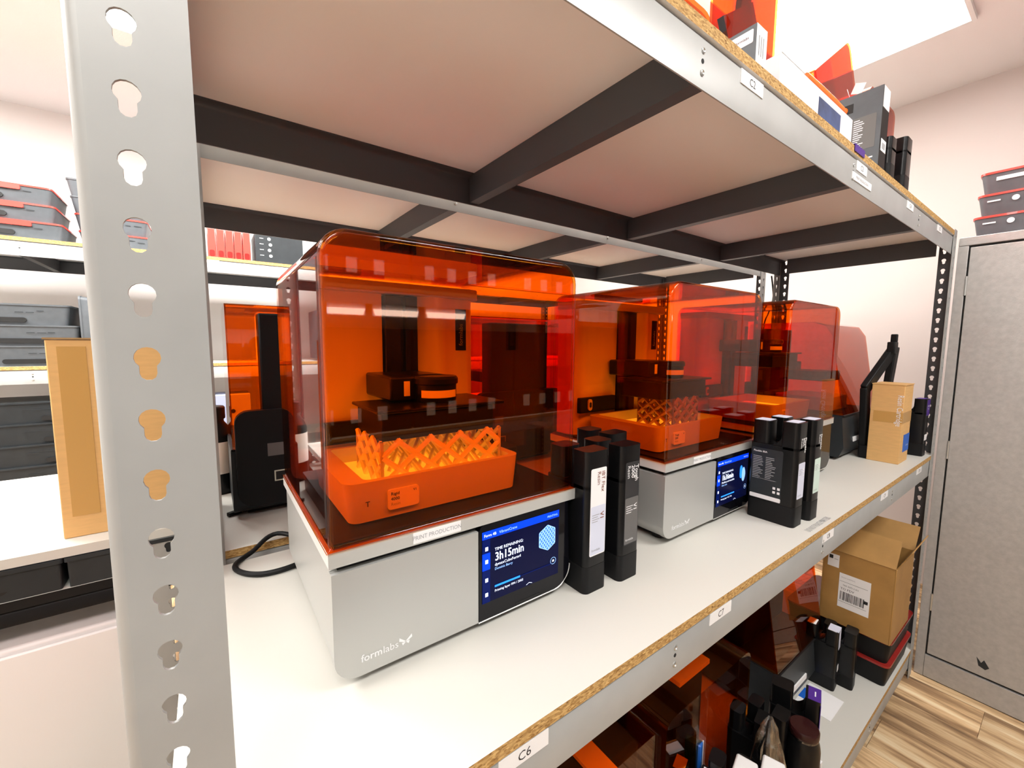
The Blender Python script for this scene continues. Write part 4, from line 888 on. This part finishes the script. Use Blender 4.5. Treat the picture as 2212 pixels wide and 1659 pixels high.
def ex2(t, a, c, h):
    mb = MB().prism(rrect(-c + 0.010, c - 0.006, 0.060, h - 0.060, 0.002, 2), 'x', -a - 0.0005, -a + 0.001, GREYLAB); rnd = random.Random(3)
    for col in (0, 1):
        for q in range(15): mb.quad((-a - 0.0008, c - 0.012 - col * 0.026, h - 0.068 - q * 0.0052), -Y, Z, 0.010 + rnd.random() * 0.013, 0.0022, LILAC)
    mb.box(-a - 0.0006, -a + 0.001, c - 0.034, c - 0.012, h - 0.042, h - 0.020, DEEP); mb.box(-a - 0.0006, -a + 0.001, -c + 0.012, -c + 0.05, 0.035, 0.038, PAPER); build('side_print', mb, t, smooth=0)
    build('top_sticker', MB().box(-a + 0.003, a - 0.002, -c - 0.0006, -c + 0.001, h - 0.050, h - 0.001, PAPER), t, smooth=0); mb = MB(); mb.box(-a + 0.010, a - 0.004, -c - 0.0006, -c + 0.001, 0.050, 0.078, PAPER); mb.box(-a + 0.018, a - 0.012, -c - 0.0009, -c + 0.001, 0.056, 0.070, GREYINK); build('front_label', mb, t, smooth=0)
    build('open_flap', MB().obox((-a + 0.005, 0.0, h), Vector((0.2, 0.9, 0.4)).normalized(), Vector((-0.1, -0.4, 0.9)).normalized(), X, 0.026, 0.024, 0.001, PAPER).obox((-a + 0.02, 0.025, h), Vector((0.6, 0.3, 0.7)).normalized(), Vector((-0.7, 0.1, 0.7)).normalized(), Y, 0.025, 0.02, 0.001, PAPER), t, smooth=0)
carton('tall black carton with printed side panel on the upper shelf near label C3', 1.362, 1.416, 0.347, 0.440, 0.200, BLACKM, TRAYG, extra=ex2)
cartridge('short black cartridge on the upper shelf directly after the tall black carton', (1.50, 0.40, zt), 0.0, None, None, None, 'cartridges on the upper shelf', 0.115, 0.052, 0.10)
cartridge('squat black cartridge with a round cap at the right of the upper shelf', (1.635, 0.40, zt), 0.0, None, None, None, 'cartridges on the upper shelf', 0.150, 0.060, 0.105)
t = thing('violet_tab', 'small violet film tab stuck over the edge of the upper shelf', 'tab', (1.185, 0.338, zt + 0.002)); build('film_top', MB().box(-0.03, 0.035, -0.002, 0.05, 0, 0.001, PURPLE), t, smooth=0); build('film_front', MB().box(-0.03, 0.035, -0.003, -0.002, -0.014, 0.001, PURPLE), t, smooth=0)

# ================================================================== ON THE LOWEST SHELF
zl = ZL + 0.0005
wedge_printer('dark printer with sloping amber cover on the lowest shelf', (1.648, 0.690, zl), 0.0, tank=False, core=True)
def inside_box(t):
    build('darkening_fill', MB().box(-0.185, 0.185, -0.05, 0.16, 0.0, 0.33, BLACKM), t, bevel=0.01)  # added black filling, makes the hood look dark
    build('white_insert', MB().box(-0.03, 0.12, -0.10, 0.05, 0.332, 0.345, PAPER), t, smooth=0); build('dark_bar', MB().box(-0.04, 0.14, -0.06, -0.03, 0.346, 0.362, BLACKM), t, smooth=0)
hood('wide amber hood on the lowest shelf with a white insert inside', (1.01, 0.675, zl), 0.405, 0.35, 0.386, extra=inside_box)
def inside_b(t):
    build('pale_bar', MB().box(0.03, 0.085, -0.155, 0.12, 0.331, 0.340, PAPER), t, smooth=0); build('darkening_block', MB().box(-0.185, 0.185, -0.13, 0.15, 0.0, 0.33, BLACKM), t, bevel=0.01)  # the black block is added to darken this hood
hood('amber hood on the lowest shelf under the label C6', (0.585, 0.675, zl), 0.405, 0.35, 0.386, extra=inside_b)
for i in range(2):
    tray('black tray with a dark red lid under the open brown box, %s of the pair' % ('lower', 'upper')[i], (2.098, 0.505, zl + 0.090 * i), 0.0, 0.325, 0.335, 0.090, BLACKM, REDLIDD if i else mat('mid_red_lid', (0.30, 0.02, 0.016), 0.25), slot=0, lid_tab=False, group='black trays on the lowest shelf', marks=False)
def open_box():
    z = zl + 0.1805; t = thing('open_box', 'open brown shipping box with a courier label on the lowest shelf', 'box', (2.045, 0.445, z), 0.0); a, c, h = 0.125, 0.108, 0.285
    for nm, q in (('front_wall', (-a, a, -c, -c + 0.004)), ('back_wall', (-a, a, c - 0.004, c)), ('side_wall', (-a, -a + 0.004, -c + 0.0041, c - 0.0041)), ('side_wall', (a - 0.004, a, -c + 0.0041, c - 0.0041))):
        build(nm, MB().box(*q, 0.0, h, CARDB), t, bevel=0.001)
    build('bottom', MB().box(-a + 0.004, a - 0.004, -c + 0.004, c - 0.004, 0.0, 0.005, CARDIN), t, smooth=0)
    # flaps
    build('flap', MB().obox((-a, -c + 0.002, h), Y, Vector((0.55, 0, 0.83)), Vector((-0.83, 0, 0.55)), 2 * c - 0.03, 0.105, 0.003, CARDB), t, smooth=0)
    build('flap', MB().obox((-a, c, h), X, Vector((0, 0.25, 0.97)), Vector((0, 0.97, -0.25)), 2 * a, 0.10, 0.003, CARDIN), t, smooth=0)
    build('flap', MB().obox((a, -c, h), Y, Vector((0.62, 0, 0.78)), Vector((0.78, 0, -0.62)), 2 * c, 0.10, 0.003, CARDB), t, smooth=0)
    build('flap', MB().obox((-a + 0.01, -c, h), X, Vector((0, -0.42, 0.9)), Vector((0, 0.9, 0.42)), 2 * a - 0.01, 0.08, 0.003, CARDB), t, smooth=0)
    lb = MB(); x = -a - 0.0006; lb.quad((x, 0.052, h - 0.215), -Y, Z, 0.095, 0.135, PAPER); x -= 0.0003; rnd = random.Random(9)
    yy = 0.046
    while yy > -0.026:
        wv = 0.0008 + rnd.random() * 0.0022; lb.quad((x, yy, h - 0.185), -Y, Z, wv, 0.034, INK); yy -= wv + 0.0008 + rnd.random() * 0.0018
    lb.text('TRK 0272 2 AU', 0.0075, (x, 0.040, h - 0.128), -Y, Z, INK); lb.text('FROM SHIPPING', 0.006, (x, 0.046, h - 0.098), -Y, Z, GREYINK); lb.text('TO FDV', 0.012, (x, 0.046, h - 0.144), -Y, Z, INK); lb.quad((x, 0.05, h - 0.112), -Y, Z, 0.085, 0.001, INK); lb.quad((x, 0.05, h - 0.192), -Y, Z, 0.085, 0.001, INK); lb.quad((x, -0.026, h - 0.168), -Y, Z, 0.012, 0.012, INK)
    build('courier_label', lb, t, smooth=0)['label'] = 'white courier label with a barcode'
    sl = MB(); x = -a - 0.0006; sl.quad((x, 0.092, h - 0.066), -Y, Z, 0.036, 0.05, PAPER); sl.quad((x - 0.0003, 0.088, h - 0.035), -Y, Z, 0.012, 0.014, INK); sl.quad((x - 0.0003, 0.072, h - 0.035), -Y, Z, 0.012, 0.002, GREYINK); build('small_label', sl, t, smooth=0)
open_box()
GL = 'black cartridges on the lowest shelf'
cartridge('black cartridge with a white wrap label over its top beside the open brown box', (1.793, 0.500, zl), 0.10, None, None, PAPER, GL, 0.225, 0.056, 0.10)
_w = [o for o in bpy.data.objects if o.name.startswith('resin_cartridge') and o.parent is None][-1]
build('wrap_label', MB().box(-0.002, 0.024, -0.0506, -0.049, 0.150, 0.2255, LAV).box(-0.02, 0.024, -0.0505, -0.018, 0.2245, 0.2262, LAV), _w, smooth=0); build('barcode_sticker', MB().box(0.004, 0.022, -0.0506, -0.049, 0.062, 0.084, PAPER), _w, smooth=0)
cartridge('plain black cartridge standing nearest the black trays on the lowest shelf', (1.852, 0.462, zl), 0.10, None, None, None, GL, 0.215, 0.056, 0.10)
cartridge('black cartridge with a purple top label on the lowest shelf', (1.335, 0.425, zl), 0.30, (None, (), WHITEINK, None, None, None), None, None, GL, 0.262, 0.058, 0.12)
_p = [o for o in bpy.data.objects if o.name.startswith('resin_cartridge') and o.parent is None][-1]
build('purple_wrap', MB().box(-0.0275, 0.0275, -0.0606, -0.059, 0.17, 0.25, PURPLE).box(-0.028, 0.028, -0.060, -0.030, 0.2618, 0.2628, PURPLE).box(-0.010, 0.010, -0.048, -0.045, 0.2627, 0.2633, WHITEINK), _p, smooth=0)
for i, (px, py, rz_, tp, lab) in enumerate(((0.972, 0.428, 0.25, PAPER, 'black cartridge with a white top on the lowest shelf, left of the plastic bag'), (1.022, 0.388, 0.3, WHITEP, 'black cartridge with a bright white top at the front of the lowest shelf'), (0.905, 0.485, 0.3, LILAC, 'black cartridge with a pale brown top before the amber hood'), (1.16, 0.47, 0.2, None, 'plain black cartridge in the middle of the lowest shelf cluster'), (1.235, 0.455, 0.1, None, 'plain black cartridge just left of the purple topped one'))):
    cartridge(lab, (px, py, zl), rz_, None, None, None if i < 2 else tp, GL, 0.245 - 0.012 * (i % 3), 0.056, 0.10)
    if i < 2:
        _q = [o for o in bpy.data.objects if o.name.startswith('resin_cartridge') and o.parent is None][-1]
        build('white_cover', MB().box(-0.027, 0.027, -0.052, -0.005, 0.215, 0.258, WHITEP), _q, bevel=0.005)
t = thing('blue_pack', 'flat blue plastic pack standing between cartridges on the lowest shelf', 'pack', (0.955, 0.515, zl), 0.3); build('pack_body', MB().box(-0.010, 0.010, -0.02, 0.02, 0, 0.245, BLUEP), t, bevel=0.003); build('pack_edge', MB().box(0.0095, 0.0115, -0.021, -0.017, 0.05, 0.246, PAPER), t, smooth=0)
t = thing('resin_bottle', 'dark bottle with a wide maroon cap at the front of the lowest shelf', 'bottle', (1.262, 0.375, zl))
build('bottle_body', MB().lathe([(0.036, 0), (0.040, 0.006), (0.040, 0.165), (0.037, 0.182), (0.033, 0.194)], (0, 0, 0), BLACKP, 28), t); build('neck_ring', MB().lathe([(0.0335, 0.193), (0.0335, 0.200)], (0, 0, 0), CLEARB, 28), t)
build('screw_cap', MB().lathe([(0.0345, 0.199), (0.0355, 0.202), (0.0355, 0.216), (0.033, 0.220), (0.006, 0.2205)], (0, 0, 0), BROWNLID, 32), t); build('bottle_label', MB().box(0.010, 0.022, -0.0405, -0.034, 0.12, 0.135, PAPER), t, smooth=0)
def bag():
    t = thing('plastic_bag', 'crumpled clear plastic bag over the cartridges on the lowest shelf', 'bag', (1.115, 0.405, zl), 0.0)
    rnd = random.Random(21); mb = MB(); n, mrow = 22, 12; vs = []
    for i in range(mrow + 1):
        f = i / mrow; R0 = 0.055 * (1 - f) ** 0.55 + 0.008; z = 0.002 + 0.30 * f
        for j in range(n):
            th = 2 * PI * j / n; r = R0 * (1 + 0.28 * (rnd.random() - 0.5) + 0.16 * math.sin(5 * th + 3 * f)); vs.append((r * math.cos(th), 0.8 * r * math.sin(th), z + 0.012 * (rnd.random() - 0.5) * (0 < f < 1)))
    mb.add(vs, [(i * n + j, i * n + (j + 1) % n, (i + 1) * n + (j + 1) % n, (i + 1) * n + j) for i in range(mrow) for j in range(n)], CLEARB)
    build('film', mb, t, smooth=20); build('orange_cap', MB().lathe([(0.007, 0.15), (0.007, 0.165), (0.004, 0.168)], (0.012, -0.03, 0), mat('orange_plastic', (0.8, 0.25, 0.08), 0.4), 12), t)
bag()
t = thing('paper_sheet', 'white paper sheet with a blue corner on the lowest shelf beside the dark printer', 'paper', (1.68, 0.47, zl)); build('sheet', MB().box(-0.06, 0.07, -0.06, 0.045, 0, 0.001, PAPER), t, smooth=0); build('blue_corner', MB().box(-0.03, 0.03, 0.02, 0.046, 0.001, 0.0015, BLUE), t, smooth=0)

for i, xx in enumerate((0.30, 0.80, 1.30, 1.80)):  # added crates, black so that the hoods before them look dark
    tray('big black crate on the lowest shelf of the rear rack, %s from the left' % ('first', 'second', 'third', 'fourth')[i], (xx, 1.30, ZL + 0.0005), 0.0, 0.46, 0.45, 0.50, BLACKM, None, slot=0, marks=False, group='added black crates low on the rear rack', name='darkening_crate')
# ================================================================== RACK ACROSS THE AISLE (mirrored in the amber hoods)
rackO, beamsO, offO = rack('storage_rack', 'grey steel rack across the front aisle, mirrored in the amber hoods', -1.2, 2.2, -1.62, -1.02, [-0.80, -0.02, 0.70], 0.72, [-0.6, 0.0, 0.6, 1.2, 1.8], 0.1)
for i in range(10):
    xx, up = -1.1 + (i % 5) * 0.655, i // 5
    def ex3(t, a, c, h):
        for q in range(4): build('white_label', MB().box(-0.25 + 0.13 * q, -0.20 + 0.13 * q, c - 0.001, c + 0.001, 0.06, 0.13, PAPER), t, smooth=0)
    carton('black carton with white labels across the aisle, %s on the %s level' % (('first', 'second', 'third', 'fourth', 'fifth')[i % 5], ('middle', 'top')[up]), xx, xx + 0.64, -1.5, -1.06, 0.40 if up else 0.52, BLACKM, BLACKM, 'black_carton', ex3, 'black cartons across the aisle', 0.7005 if up else -0.0195)
for i, (xa, xb) in enumerate(((0.40, 0.615), (0.65, 0.885), (0.925, 1.16))):
    t = thing('strip_light', 'slim white strip light under the top shelf across the aisle, %s of three' % ('left', 'middle', 'right')[i], 'strip light', ((xa + xb) / 2, -1.03, 0.56), group='strip lights across the aisle')
    w_ = (xb - xa) / 2; build('holder', MB().box(-w_, w_, -0.02, -0.004, -0.002, 0.056, WHITEP), t, smooth=0)
    build('lens', MB().prism([(-w_ + 0.012, 0.002), (w_ - 0.012, 0.002), (w_ - 0.002, 0.030), (-w_ + 0.002, 0.030)], 'y', -0.0035, 0.004, mat('strip_light_lens', (1.0, 0.98, 0.95), 0.4, emit=9.0)), t, smooth=0)

# printed note on the middle shelf board, cable tied to the far posts
_b = [o for o in rackC.children if o.name.startswith('shelf_board')][1]
nb = MB(); nb.text('DO NOT PLACE PRINTERS', 0.0185, (1.105, 0.347, 0.0004), X, Y, GREYINK, squeeze=0.62)
o = build('printed_note', nb, _b, smooth=0); o['label'] = 'grey lettering printed on the white board'
tag(build('post_cable', MB().tube(smooth_path([(2.33, 1.0, 0.30), (2.335, 1.005, 0.52), (2.37, 1.0, 0.60), (2.385, 0.99, 0.67), (2.36, 0.985, 0.73), (2.34, 0.985, 0.78)]), 0.0035, BLACKM, 8)), 'thin black cable running up the far posts of the racks', 'cable')
